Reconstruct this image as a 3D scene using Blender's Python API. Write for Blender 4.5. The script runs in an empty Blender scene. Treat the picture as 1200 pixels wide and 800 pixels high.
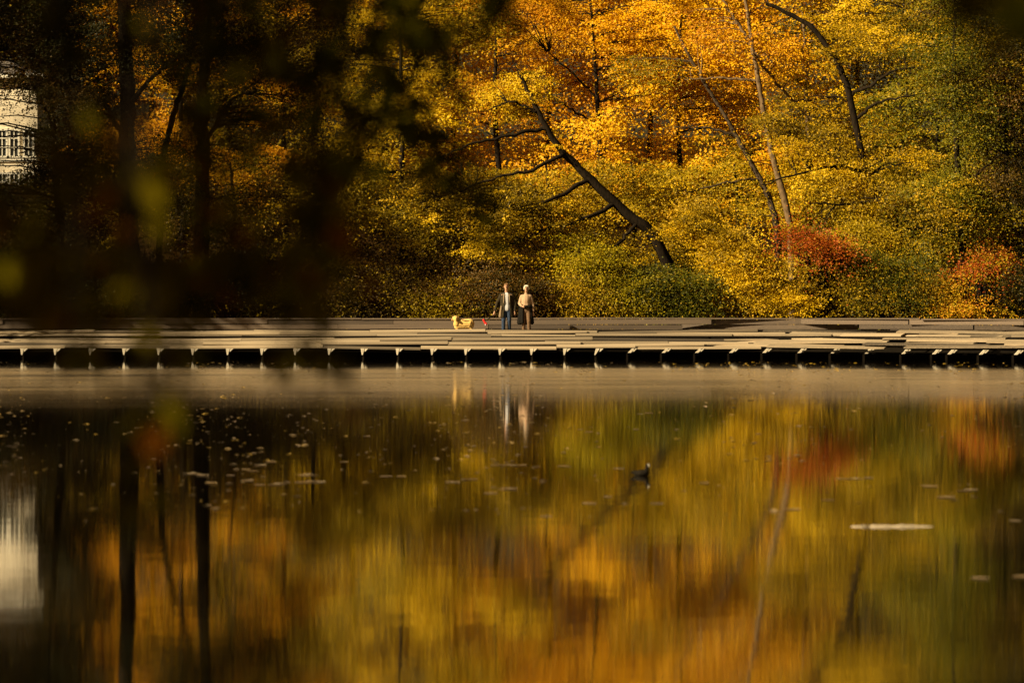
import bpy, math, random
import numpy as np
from mathutils import Vector, Matrix

SC = bpy.context.scene
COL = SC.collection
random.seed(7)
R = np.random.default_rng(11)
F = 4550.0          # focal length in photo pixels (photo is 1200 wide)
CAMZ = 2.0
HZ = 354.0          # horizon row of the photo


def P(px, py, Y):
    """world point seen at a photo pixel at distance Y"""
    return np.array([(px - 600.0) / F * Y, Y, CAMZ + (HZ - py) / F * Y])


def smooth(a, b, x):
    t = min(1.0, max(0.0, (x - a) / (b - a)))
    return t * t * (3 - 2 * t)


def off(x):
    return -5.5 * smooth(8.0, 19.5, x)


def shore(x):
    return 138.6 + off(x) - 34.0 * smooth(-26.0, -38.0, x) - 30.0 * smooth(-36.0, -44.0, x)


def ground_z(x, y):
    s = shore(x)
    d = y - s
    if y < 14:
        z = -1.2 + 1.75 * smooth(13.0, 5.0, y)
        return z + 0.02 * (5 - min(y, 5))
    z = -1.2 + 1.95 * smooth(-0.6, 1.2, d)
    if d > 2.5:
        z += 0.03 * (d - 2.5)
    if y > 158:
        z += 0.085 * (min(y, 260) - 158)
    return z


# ------------------------------------------------------------------ helpers
def tag(o, label=None, cat=None, group=None, kind=None):
    if label: o['label'] = label
    if cat: o['category'] = cat
    if group: o['group'] = group
    if kind: o['kind'] = kind
    return o


def empty(name, loc, label, cat, group=None):
    o = bpy.data.objects.new(name, None)
    COL.objects.link(o)
    o.location = loc
    o.empty_display_size = 0.3
    return tag(o, label, cat, group)


def link(name, me, mats, parent=None, loc=None):
    o = bpy.data.objects.new(name, me)
    COL.objects.link(o)
    for m in (mats if isinstance(mats, (list, tuple)) else [mats]):
        me.materials.append(m)
    if parent: o.parent = parent
    if loc is not None: o.location = loc
    return o


def mesh_quads(name, V, Q, mi=None, tint=None, smooth_=False):
    V = np.asarray(V, dtype=np.float32).reshape(-1, 3)
    Q = np.asarray(Q, dtype=np.int32).reshape(-1, 4)
    me = bpy.data.meshes.new(name)
    me.vertices.add(len(V)); me.vertices.foreach_set('co', V.ravel())
    me.loops.add(Q.size); me.loops.foreach_set('vertex_index', Q.ravel())
    me.polygons.add(len(Q))
    me.polygons.foreach_set('loop_start', np.arange(0, Q.size, 4, dtype=np.int32))
    if mi is not None:
        me.polygons.foreach_set('material_index', np.asarray(mi, dtype=np.int32))
    me.polygons.foreach_set('use_smooth', np.full(len(Q), bool(smooth_)))
    me.update(calc_edges=True)
    if tint is not None:
        a = me.attributes.new('tint', 'FLOAT', 'FACE')
        a.data.foreach_set('value', np.asarray(tint, dtype=np.float32))
    return me


def pydata(name, vs, fs):
    me = bpy.data.meshes.new(name)
    me.from_pydata([tuple(v) for v in vs], [], fs)
    me.update()
    return me


class MB:
    """collects boxes and tubes into one mesh"""
    def __init__(s): s.v = []; s.f = []; s.t = []

    def box(s, c, size, rot=None, tint=0.5):
        b = len(s.v)
        hx, hy, hz = size[0] / 2, size[1] / 2, size[2] / 2
        for x, y, z in ((-1, -1, -1), (1, -1, -1), (1, 1, -1), (-1, 1, -1), (-1, -1, 1), (1, -1, 1), (1, 1, 1), (-1, 1, 1)):
            p = Vector((x * hx, y * hy, z * hz))
            if rot is not None: p = rot @ p
            s.v.append((p.x + c[0], p.y + c[1], p.z + c[2]))
        for q in ((3, 2, 1, 0), (4, 5, 6, 7), (0, 1, 5, 4), (1, 2, 6, 5), (2, 3, 7, 6), (3, 0, 4, 7)):
            s.f.append(tuple(b + i for i in q)); s.t.append(tint)

    def hexa(s, pts, tint=0.5):
        b = len(s.v)
        s.v += [tuple(p) for p in pts]
        for q in ((3, 2, 1, 0), (4, 5, 6, 7), (0, 1, 5, 4), (1, 2, 6, 5), (2, 3, 7, 6), (3, 0, 4, 7)):
            s.f.append(tuple(b + i for i in q)); s.t.append(tint)

    def build(s, name, mat, parent=None, loc=None):
        V = np.array(s.v)
        if loc is not None: V = V - np.array(loc)
        me = mesh_quads(name, V, s.f, tint=s.t)
        return link(name, me, mat, parent)


def tube(pts, rad, sides=6):
    """open tapered tube along a polyline -> (V, Q)"""
    pts = np.asarray(pts, float); n = len(pts)
    rad = np.broadcast_to(np.asarray(rad, float), (n,))
    tan = np.gradient(pts, axis=0)
    tan /= np.linalg.norm(tan, axis=1, keepdims=True) + 1e-9
    ref = np.array([0.0, 0.0, 1.0]) if abs(tan[0, 2]) < 0.9 else np.array([0.0, 1.0, 0.0])
    a = np.cross(tan, ref); a /= np.linalg.norm(a, axis=1, keepdims=True) + 1e-9
    b = np.cross(tan, a)
    th = np.arange(sides) / sides * 2 * math.pi
    V = pts[:, None, :] + rad[:, None, None] * (np.cos(th)[None, :, None] * a[:, None, :] + np.sin(th)[None, :, None] * b[:, None, :])
    i = np.arange(n - 1)[:, None] * sides; j = np.arange(sides)[None, :]; k = (j + 1) % sides
    Q = np.stack([i + j, i + k, i + sides + k, i + sides + j], -1).reshape(-1, 4)
    return V.reshape(-1, 3), Q


def merge(parts):
    V = []; Q = []; b = 0
    for v, q in parts:
        V.append(v); Q.append(q + b); b += len(v)
    return np.concatenate(V), np.concatenate(Q)


def curve(pts, n=24, wob=0.0, rng=R):
    """Catmull-Rom through points"""
    p = np.asarray(pts, float)
    p = np.vstack([2 * p[0] - p[1], p, 2 * p[-1] - p[-2]])
    out = []
    m = len(p) - 3
    for t in np.linspace(0, m - 1e-6, n):
        i = int(t); u = t - i
        a, b, c, d = p[i:i + 4]
        out.append(0.5 * (2 * b + (c - a) * u + (2 * a - 5 * b + 4 * c - d) * u * u + (3 * b - a - 3 * c + d) * u ** 3))
    out = np.array(out)
    if wob:
        w = rng.normal(0, wob, out.shape); w[0] = 0
        out += w
    return out


# ------------------------------------------------------------------ materials
def new_mat(name):
    m = bpy.data.materials.new(name); m.use_nodes = True
    nt = m.node_tree; nt.nodes.clear()
    out = nt.nodes.new('ShaderNodeOutputMaterial')
    return m, nt, out


def ramp(nt, stops):
    r = nt.nodes.new('ShaderNodeValToRGB')
    e = r.color_ramp.elements
    while len(e) > 1: e.remove(e[-1])
    for i, (p, c) in enumerate(stops):
        el = e[0] if i == 0 else e.new(p)
        el.position = p; el.color = (*c, 1)
    return r


def leaf_mat(name, cols, transl=0.28, rough=0.5, spec=0.015):
    m, nt, out = new_mat(name)
    at = nt.nodes.new('ShaderNodeAttribute'); at.attribute_name = 'tint'
    n = len(cols)
    r = ramp(nt, [(i / (n - 1), c) for i, c in enumerate(cols)])
    nt.links.new(at.outputs['Fac'], r.inputs['Fac'])
    d = nt.nodes.new('ShaderNodeBsdfDiffuse'); t = nt.nodes.new('ShaderNodeBsdfTranslucent')
    nt.links.new(r.outputs[0], d.inputs['Color']); nt.links.new(r.outputs[0], t.inputs['Color'])
    mx = nt.nodes.new('ShaderNodeMixShader'); mx.inputs[0].default_value = transl
    nt.links.new(d.outputs[0], mx.inputs[1]); nt.links.new(t.outputs[0], mx.inputs[2])
    g = nt.nodes.new('ShaderNodeBsdfGlossy'); g.inputs['Roughness'].default_value = rough
    g.inputs['Color'].default_value = (0.9, 0.85, 0.7, 1)
    m2 = nt.nodes.new('ShaderNodeMixShader'); m2.inputs[0].default_value = spec
    nt.links.new(mx.outputs[0], m2.inputs[1]); nt.links.new(g.outputs[0], m2.inputs[2])
    nt.links.new(m2.outputs[0], out.inputs['Surface'])
    return m


def plain_mat(name, c0, c1, scale=8.0, rough=0.7, stretch=(1, 1, 1), bump=0.0, tint=False, spec=0.3, detail=4):
    """noise-mottled principled; optional per-face tint attribute shifts the tone"""
    m, nt, out = new_mat(name)
    tc = nt.nodes.new('ShaderNodeTexCoord'); mp = nt.nodes.new('ShaderNodeMapping')
    mp.inputs['Scale'].default_value = stretch
    nt.links.new(tc.outputs['Object'], mp.inputs['Vector'])
    nz = nt.nodes.new('ShaderNodeTexNoise'); nz.inputs['Scale'].default_value = scale; nz.inputs['Detail'].default_value = detail
    nt.links.new(mp.outputs[0], nz.inputs['Vector'])
    fac = nz.outputs['Fac']
    if tint:
        at = nt.nodes.new('ShaderNodeAttribute'); at.attribute_name = 'tint'
        ad = nt.nodes.new('ShaderNodeMath'); ad.operation = 'MULTIPLY_ADD'
        nt.links.new(nz.outputs['Fac'], ad.inputs[0]); ad.inputs[1].default_value = 0.55
        sb = nt.nodes.new('ShaderNodeMath'); sb.operation = 'SUBTRACT'; sb.inputs[1].default_value = 0.28
        nt.links.new(at.outputs['Fac'], sb.inputs[0]); nt.links.new(sb.outputs[0], ad.inputs[2])
        fac = ad.outputs[0]
    r = ramp(nt, [(0.15 if tint else 0.3, c0), (0.85 if tint else 0.7, c1)])
    nt.links.new(fac, r.inputs['Fac'])
    b = nt.nodes.new('ShaderNodeBsdfPrincipled')
    b.inputs['Roughness'].default_value = rough
    b.inputs['Specular IOR Level'].default_value = spec
    nt.links.new(r.outputs[0], b.inputs['Base Color'])
    if bump:
        bp = nt.nodes.new('ShaderNodeBump'); bp.inputs['Strength'].default_value = bump; bp.inputs['Distance'].default_value = 0.02
        nt.links.new(nz.outputs['Fac'], bp.inputs['Height']); nt.links.new(bp.outputs[0], b.inputs['Normal'])
    nt.links.new(b.outputs[0], out.inputs['Surface'])
    return m


M = {}
M['gold'] = leaf_mat('gold_leaf', [(.52, .22, .003), (.72, .37, .004), (.84, .47, .007), (.86, .55, .014)])
M['amber'] = leaf_mat('amber_leaf', [(.36, .13, .003), (.58, .25, .004), (.70, .34, .006), (.70, .40, .012)])
M['yellow'] = leaf_mat('yellow_leaf', [(.30, .18, .004), (.54, .34, .005), (.72, .46, .008), (.76, .50, .018)])
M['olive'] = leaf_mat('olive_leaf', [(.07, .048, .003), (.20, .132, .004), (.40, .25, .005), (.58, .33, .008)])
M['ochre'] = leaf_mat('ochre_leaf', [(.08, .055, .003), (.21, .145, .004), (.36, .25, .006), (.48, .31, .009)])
M['lime'] = leaf_mat('lime_leaf', [(.11, .09, .003), (.28, .22, .004), (.46, .35, .007), (.62, .44, .02)])
M['green'] = leaf_mat('green_leaf', [(.024, .030, .003), (.075, .076, .004), (.17, .15, .005), (.38, .26, .010)])
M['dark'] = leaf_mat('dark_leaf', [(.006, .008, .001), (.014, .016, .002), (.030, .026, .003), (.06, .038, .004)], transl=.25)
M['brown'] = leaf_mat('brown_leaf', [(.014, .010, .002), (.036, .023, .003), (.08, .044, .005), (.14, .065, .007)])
M['red'] = leaf_mat('red_leaf', [(.14, .03, .005), (.30, .055, .006), (.42, .10, .008), (.44, .22, .010)])
M['redgold'] = leaf_mat('red_gold_leaf', [(.40, .07, .006), (.54, .16, .008), (.58, .29, .010), (.50, .35, .015)])
M['fore'] = leaf_mat('hanging_leaf', [(.030, .030, .002), (.064, .058, .002), (.14, .105, .003), (.24, .08, .004)], transl=.35, spec=0.0)
M['bark'] = plain_mat('dark_bark', (.008, .006, .004), (.026, .018, .011), 14, .9, (1, 1, .3), .5, spec=.04)
M['palebark'] = plain_mat('pale_bark', (.08, .052, .028), (.21, .14, .075), 10, .85, (1, 1, .5), .4, spec=.04)
M['midbark'] = plain_mat('brown_bark', (.035, .025, .016), (.10, .07, .045), 12, .9, (1, 1, .3), .4, spec=.04)
M['deck'] = plain_mat('weathered_plank', (.055, .042, .03), (.40, .31, .205), 3.0, .8, (.35, 9, 9), .3, tint=True)
M['rail'] = plain_mat('grey_brown_timber', (.045, .033, .024), (.155, .115, .085), 3.0, .8, (.3, 10, 10), .3, tint=True)
M['postwood'] = plain_mat('pale_post', (.44, .38, .29), (.64, .56, .44), 6, .7, (2, 2, 1))
M['beam'] = plain_mat('dark_beam', (.018, .014, .010), (.05, .038, .028), 5, .85, (.4, 4, 4))
M['tar'] = plain_mat('tarred_boards', (.004, .003, .002), (.012, .009, .006), 5, .95, (.4, 4, 4), spec=.05)  # near-black: the shade under the deck put into the colour
M['ground'] = plain_mat('leaf_littered_soil', (.012, .007, .003), (.038, .020, .006), 2.2, 1.0, (1, 1, 1), .6, spec=0.0)
M['skin'] = plain_mat('skin', (.36, .19, .11), (.46, .26, .16), 20, .55)
M['cloth_white'] = plain_mat('white_cotton', (.46, .46, .50), (.60, .59, .61), 30, .9)
M['jacket'] = plain_mat('dark_olive_jacket', (.016, .012, .006), (.048, .036, .018), 18, .85, spec=.12)
M['lining'] = plain_mat('tan_lining', (.24, .165, .095), (.36, .26, .155), 18, .8)
M['jeans'] = plain_mat('blue_denim', (.012, .022, .05), (.035, .06, .115), 25, .85)
M['shoe'] = plain_mat('dark_shoe', (.03, .02, .015), (.07, .05, .035), 25, .6)
M['boot'] = plain_mat('brown_boot', (.16, .07, .03), (.26, .12, .05), 25, .6)
M['sweater'] = plain_mat('tan_knit', (.34, .22, .13), (.46, .31, .20), 60, .95)
M['trousers'] = plain_mat('tan_trousers', (.10, .058, .03), (.17, .10, .055), 20, .9)
M['black'] = plain_mat('black_cloth', (.006, .005, .004), (.014, .012, .010), 20, .9, spec=.08)
M['hair_brown'] = plain_mat('brown_hair', (.12, .06, .025), (.26, .14, .06), 40, .6, (4, 4, 1))
M['hair_white'] = plain_mat('white_hair', (.60, .53, .40), (.74, .68, .55), 40, .6, (4, 4, 1))
M['fur'] = plain_mat('golden_fur', (.54, .32, .085), (.76, .51, .17), 14, .85, (1, 1, 2), .4)
M['fur_dark'] = plain_mat('darker_fur', (.46, .25, .08), (.62, .38, .14), 14, .85)
M['nose'] = plain_mat('dark_nose', (.008, .007, .006), (.02, .016, .014), 20, .4)
M['strap'] = plain_mat('brown_strap', (.16, .06, .025), (.24, .10, .04), 20, .7)
M['redcloth'] = plain_mat('red_cloth', (.50, .012, .010), (.64, .025, .015), 20, .7)
M['plumage'] = plain_mat('sooty_plumage', (.007, .006, .004), (.018, .014, .010), 30, .9, spec=.05)
M['bill'] = plain_mat('pale_bill', (.22, .19, .14), (.30, .27, .21), 30, .5)
M['stucco'] = plain_mat('cream_stucco', (.76, .66, .50), (.85, .75, .58), 3, .9)
M['trim'] = plain_mat('white_trim', (.74, .69, .58), (.82, .78, .68), 6, .7)
M['roof'] = plain_mat('grey_roof', (.10, .085, .075), (.18, .15, .13), 5, .85)
M['glass'] = plain_mat('window_glass', (.05, .06, .07), (.10, .11, .12), 2, .12, spec=.6)
M['float'] = leaf_mat('fallen_leaf', [(.20, .13, .07), (.34, .24, .15), (.42, .32, .21), (.44, .24, .04)], transl=.15, rough=.35, spec=.12)
M['floatbits'] = leaf_mat('fallen_leaf_bits', [(.13, .095, .055), (.25, .18, .11), (.36, .23, .05), (.52, .32, .02)], transl=.15, rough=.35, spec=.10)
M['driftwood'] = plain_mat('pale_driftwood', (.36, .29, .20), (.52, .43, .31), 12, .75, (.4, 3, 3))


def water_mat():
    m, nt, out = new_mat('pond_water')
    L = nt.links.new
    tc = nt.nodes.new('ShaderNodeTexCoord')
    sep = nt.nodes.new('ShaderNodeSeparateXYZ'); L(tc.outputs['Object'], sep.inputs[0])
    # wind-ruffled strip: a mask along the distance, with an uneven edge
    mp = nt.nodes.new('ShaderNodeMapping'); mp.inputs['Scale'].default_value = (.10, .045, 1)
    L(tc.outputs['Object'], mp.inputs['Vector'])
    n1 = nt.nodes.new('ShaderNodeTexNoise'); n1.inputs['Scale'].default_value = 1.0; n1.inputs['Detail'].default_value = 5
    L(mp.outputs[0], n1.inputs['Vector'])
    wob = nt.nodes.new('ShaderNodeMath'); wob.operation = 'MULTIPLY_ADD'; wob.inputs[1].default_value = 9.0
    L(n1.outputs['Fac'], wob.inputs[0]); L(sep.outputs['Y'], wob.inputs[2])

    def step(a, b):
        mr = nt.nodes.new('ShaderNodeMapRange'); mr.interpolation_type = 'SMOOTHSTEP'
        mr.inputs['From Min'].default_value = a; mr.inputs['From Max'].default_value = b
        L(wob.outputs[0], mr.inputs['Value']); return mr.outputs[0]
    up = step(72, 108); dn = step(124, 117.5)
    mk = nt.nodes.new('ShaderNodeMath'); mk.operation = 'MULTIPLY'
    L(up, mk.inputs[0]); L(dn, mk.inputs[1])
    mask = mk.outputs[0]
    # fine ripples
    mp2 = nt.nodes.new('ShaderNodeMapping'); mp2.inputs['Scale'].default_value = (.55, 1.6, 1)
    L(tc.outputs['Object'], mp2.inputs['Vector'])
    n2 = nt.nodes.new('ShaderNodeTexNoise'); n2.inputs['Scale'].default_value = 1.1; n2.inputs['Detail'].default_value = 3
    L(mp2.outputs[0], n2.inputs['Vector'])
    bp = nt.nodes.new('ShaderNodeBump'); bp.inputs['Distance'].default_value = .012; bp.inputs['Strength'].default_value = .09
    L(n2.outputs['Fac'], bp.inputs['Height'])
    calm = nt.nodes.new('ShaderNodeBsdfPrincipled')
    calm.inputs['Base Color'].default_value = (.0025, .002, .0008, 1)
    calm.inputs['IOR'].default_value = 1.45
    calm.inputs['Roughness'].default_value = .038
    L(bp.outputs[0], calm.inputs['Normal'])
    # pale diffuse film mixed unevenly over the ruffled strip
    mp3 = nt.nodes.new('ShaderNodeMapping'); mp3.inputs['Scale'].default_value = (.16, .9, 1)
    L(tc.outputs['Object'], mp3.inputs['Vector'])
    n3 = nt.nodes.new('ShaderNodeTexNoise'); n3.inputs['Scale'].default_value = 1.5; n3.inputs['Detail'].default_value = 6
    L(mp3.outputs[0], n3.inputs['Vector'])
    fr = ramp(nt, [(.3, (.22, .15, .08)), (.7, (.54, .39, .21))])
    L(n3.outputs['Fac'], fr.inputs['Fac'])
    film = nt.nodes.new('ShaderNodeBsdfDiffuse'); L(fr.outputs[0], film.inputs['Color'])
    ruf = nt.nodes.new('ShaderNodeBsdfPrincipled')
    ruf.inputs['Base Color'].default_value = (.003, .0025, .001, 1)
    ruf.inputs['IOR'].default_value = 1.33; ruf.inputs['Roughness'].default_value = .085
    mxr = nt.nodes.new('ShaderNodeMixShader'); mxr.inputs[0].default_value = .46
    n4 = nt.nodes.new('ShaderNodeTexNoise'); n4.inputs['Scale'].default_value = 1.0; n4.inputs['Detail'].default_value = 7
    mp4 = nt.nodes.new('ShaderNodeMapping'); mp4.inputs['Scale'].default_value = (.11, .42, 1)
    L(tc.outputs['Object'], mp4.inputs['Vector']); L(mp4.outputs[0], n4.inputs['Vector'])
    mr4 = nt.nodes.new('ShaderNodeMapRange'); mr4.inputs['From Min'].default_value = .32; mr4.inputs['From Max'].default_value = .68
    mr4.inputs['To Min'].default_value = .06; mr4.inputs['To Max'].default_value = .40
    L(n4.outputs['Fac'], mr4.inputs['Value']); L(mr4.outputs[0], mxr.inputs[0])
    L(ruf.outputs[0], mxr.inputs[1]); L(film.outputs[0], mxr.inputs[2])
    mx = nt.nodes.new('ShaderNodeMixShader')
    L(mask, mx.inputs[0]); L(calm.outputs[0], mx.inputs[1]); L(mxr.outputs[0], mx.inputs[2])
    L(mx.outputs[0], out.inputs['Surface'])
    return m


M['water'] = water_mat()

# ------------------------------------------------------------------ light, sky, camera
SUN_EL, SUN_AZ = math.radians(29), math.radians(60)   # azimuth: degrees round to the camera's side from straight behind it
to_sun = Vector((-math.sin(SUN_AZ) * math.cos(SUN_EL), -math.cos(SUN_AZ) * math.cos(SUN_EL), math.sin(SUN_EL)))
sl = bpy.data.lights.new('sun', 'SUN'); sl.energy = 5.0; sl.angle = math.radians(.5); sl.color = (1.0, .82, .50)
so = bpy.data.objects.new('sun', sl); COL.objects.link(so)
so.rotation_euler = (-to_sun).to_track_quat('-Z', 'Y').to_euler(); so.location = (-60, -40, 60)

w = bpy.data.worlds.new('World'); SC.world = w; w.use_nodes = True
nt = w.node_tree; nt.nodes.clear()
sky = nt.nodes.new('ShaderNodeTexSky'); sky.sky_type = 'NISHITA'; sky.sun_disc = False
sky.sun_elevation = SUN_EL
sky.sun_rotation = math.atan2(to_sun.x, to_sun.y)
sky.air_density = 1.0; sky.dust_density = 4.0; sky.ozone_density = .5
wb = nt.nodes.new('ShaderNodeMix'); wb.data_type = 'RGBA'; wb.blend_type = 'MULTIPLY'; wb.inputs['Factor'].default_value = 1
wb.inputs['B'].default_value = (.45, .31, .14, 1)      # the picture's warm white balance
bg = nt.nodes.new('ShaderNodeBackground'); bg.inputs['Strength'].default_value = .05
wo = nt.nodes.new('ShaderNodeOutputWorld')
nt.links.new(sky.outputs[0], wb.inputs['A']); nt.links.new(wb.outputs['Result'], bg.inputs['Color']); nt.links.new(bg.outputs[0], wo.inputs['Surface'])

cd = bpy.data.cameras.new('camera'); cam = bpy.data.objects.new('camera', cd); COL.objects.link(cam)
cam.location = (0, 0, CAMZ)
cam.rotation_euler = (math.radians(90) - math.atan((400 - HZ) / F), 0, 0)
cd.sensor_width = 36; cd.lens = F / 1200 * 36
cd.clip_start = .1; cd.clip_end = 6000
cd.dof.use_dof = True; cd.dof.focus_distance = 140; cd.dof.aperture_fstop = 2.8
SC.camera = cam
vs = SC.view_settings
vs.view_transform = 'Standard'; vs.look = 'None'; vs.exposure = 1.05; vs.gamma = 1.0
cy = SC.cycles
cy.max_bounces = 6; cy.diffuse_bounces = 2; cy.glossy_bounces = 3; cy.transmission_bounces = 3; cy.transparent_max_bounces = 4
cy.use_adaptive_sampling = True; cy.adaptive_threshold = .02
cy.sample_clamp_indirect = 4.0
cy.use_denoising = True
try:
    cy.denoiser = 'OPENIMAGEDENOISE'; cy.denoising_input_passes = 'RGB_ALBEDO_NORMAL'
except Exception:
    pass

# ------------------------------------------------------------------ ground and water
xs = np.unique(np.concatenate([[-3000, -1200, -500, -250], np.arange(-120, 121, 4), np.arange(-48, 40, 1.5), [250, 500, 1200, 3000]]))
ys = np.unique(np.concatenate([[-3000, -800, -200, -60, -20], np.arange(-8, 18, 1.0), np.arange(20, 100, 10), np.arange(96, 160, .8), np.arange(160, 270, 5), [320, 500, 1000, 2500, 4500]]))
V = np.array([[x, y, ground_z(x, y)] for y in ys for x in xs])
nx = len(xs)
Q = np.array([[j * nx + i, j * nx + i + 1, (j + 1) * nx + i + 1, (j + 1) * nx + i] for j in range(len(ys) - 1) for i in range(nx - 1)])
tag(link('ground', mesh_quads('ground', V, Q, smooth_=True), M['ground']), 'leaf littered brown earth of the wooded bank behind the boardwalk', 'ground', kind='structure')
Vw = [(-800, 4, 0), (800, 4, 0), (800, 146, 0), (-800, 146, 0)]
tag(link('water', pydata('water', Vw, [(0, 1, 2, 3)]), M['water']), 'still dark pond mirroring golden autumn trees', 'pond', kind='structure')

# ------------------------------------------------------------------ vegetation
def kites(C, U, N, L, W):
    Vv = np.cross(N, U); Vv /= np.linalg.norm(Vv, axis=1, keepdims=True) + 1e-9
    U = np.cross(Vv, N); U /= np.linalg.norm(U, axis=1, keepdims=True) + 1e-9
    L = L[:, None]; W = W[:, None]
    v = np.stack([C - U * L * .5, C + Vv * W * .5 + N * W * .12, C + U * L * .5, C - Vv * W * .5 + N * W * .12], 1).reshape(-1, 3)
    q = np.arange(len(C) * 4, dtype=np.int32).reshape(-1, 4)
    return v, q


def n3(p, s, k):
    return (np.sin(p[:, 0] * s * 1.3 + k) * np.sin(p[:, 1] * s * 1.1 + 2.1 * k) + np.sin(p[:, 2] * s * 1.7 + 1.3 * k + p[:, 0] * s * .6)
            + .6 * np.sin((p[:, 0] + p[:, 2]) * s * 2.3 + 3 * k)) / 2.2


def rnd_unit(n, rng):
    v = rng.normal(size=(n, 3)); return v / (np.linalg.norm(v, axis=1, keepdims=True) + 1e-9)


def crown_mesh(name, lobes, n_leaves, size, skel, rng, base, per=180, spray=.88, gap=.07, twig=.85, flat=.11, lean=(0, 0, 0), twig_r=.022, shift=0.0):
    """lobes: (centre xyz, radii xyz).  Leaves sit in sprays that fill the lobes; twigs run to the skeleton"""
    n_leaves = n_leaves * 1.6; size = size * .78
    vol = np.array([r[0] * r[1] * r[2] for c, r in lobes]) ** .75
    ns = max(3, int(n_leaves / per))
    pick = rng.choice(len(lobes), size=int(ns * 1.6), p=vol / vol.sum())
    c = np.array([l[0] for l in lobes])[pick]; r = np.array([l[1] for l in lobes])[pick]
    S = c + rnd_unit(len(pick), rng) * (rng.random((len(pick), 1)) ** .45) * r
    k = rng.random() * 20
    keep = n3(S, .75, k) > gap
    S = S[keep][:ns]
    S[:, 2] = np.maximum(S[:, 2], ground_z(base[0], base[1]) + .15)
    n = len(S)
    # spray planes: mostly level, drooping
    SN = np.tile(np.array([0, -.25, 1.0]), (n, 1)) + rng.normal(0, .30, (n, 3)); SN /= np.linalg.norm(SN, axis=1, keepdims=True)
    srad = spray * (.6 + .8 * rng.random(n))
    nl = np.maximum(8, (per * (srad / spray) ** 1.4).astype(int))
    idx = np.repeat(np.arange(n), nl); m = len(idx)
    d = rng.normal(0, 1, (m, 3))
    d -= SN[idx] * (d * SN[idx]).sum(1, keepdims=True) * (1 - flat)
    d *= (srad[idx] * .58)[:, None]
    Cc = S[idx] + d
    Cc[:, 2] -= .22 * (d[:, 0] ** 2 + d[:, 1] ** 2) / srad[idx]
    Nn = SN[idx] * .8 + np.array([0, -.25, 0]) + rng.normal(0, .37, (m, 3)); Nn /= np.linalg.norm(Nn, axis=1, keepdims=True)
    U = rnd_unit(m, rng) + d * .6 + np.array([0, 0, -.25])
    L = size * (.65 + .7 * rng.random(m)); W = L * (.6 + .25 * rng.random(m))
    v, q = kites(Cc, U, Nn, L, W)
    alt = (n3(S, .62, k + 7) + rng.normal(0, .18, n)) > .42
    st = rng.normal(0, .17, n) + .22 * n3(S, .45, k + 3)
    tint = np.clip(.5 + shift + st[idx] + rng.normal(0, .12, m), 0, 1)
    parts = [(v, q)]; mi = [np.where(alt[idx] | (rng.random(m) < .08), 2, 0)]
    if skel is not None and twig > 0:
        sk = np.asarray(skel)
        for i in np.nonzero(rng.random(n) < twig)[0]:
            dd = sk - S[i]
            dist = np.linalg.norm(dd, axis=1) + .9 * np.maximum(0, dd[:, 2])   # prefer joining lower down
            j = int(np.argmin(dist)); a = sk[j]; b = S[i]
            ln = np.linalg.norm(b - a)
            if ln < .3: continue
            mid = (a + b) / 2 + np.array([0, 0, .10 * ln]) + rng.normal(0, .05 * ln, 3)
            t = np.linspace(0, 1, 6)[:, None]
            pts = (1 - t) ** 2 * a + 2 * t * (1 - t) * mid + t * t * b + rng.normal(0, .012 * ln, (6, 3))
            pts[0] = a
            tv, tq = tube(pts, np.linspace(twig_r * (.7 + .25 * ln), .006, 6), 4)
            parts.append((tv, tq)); mi.append(np.ones(len(tq), int))
    Vv, Qq = merge(parts)
    mi = np.concatenate(mi)
    tt = np.zeros(len(mi)); tt[:m] = tint
    return mesh_quads(name, Vv - np.asarray(base), Qq, mi, tt)


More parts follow.
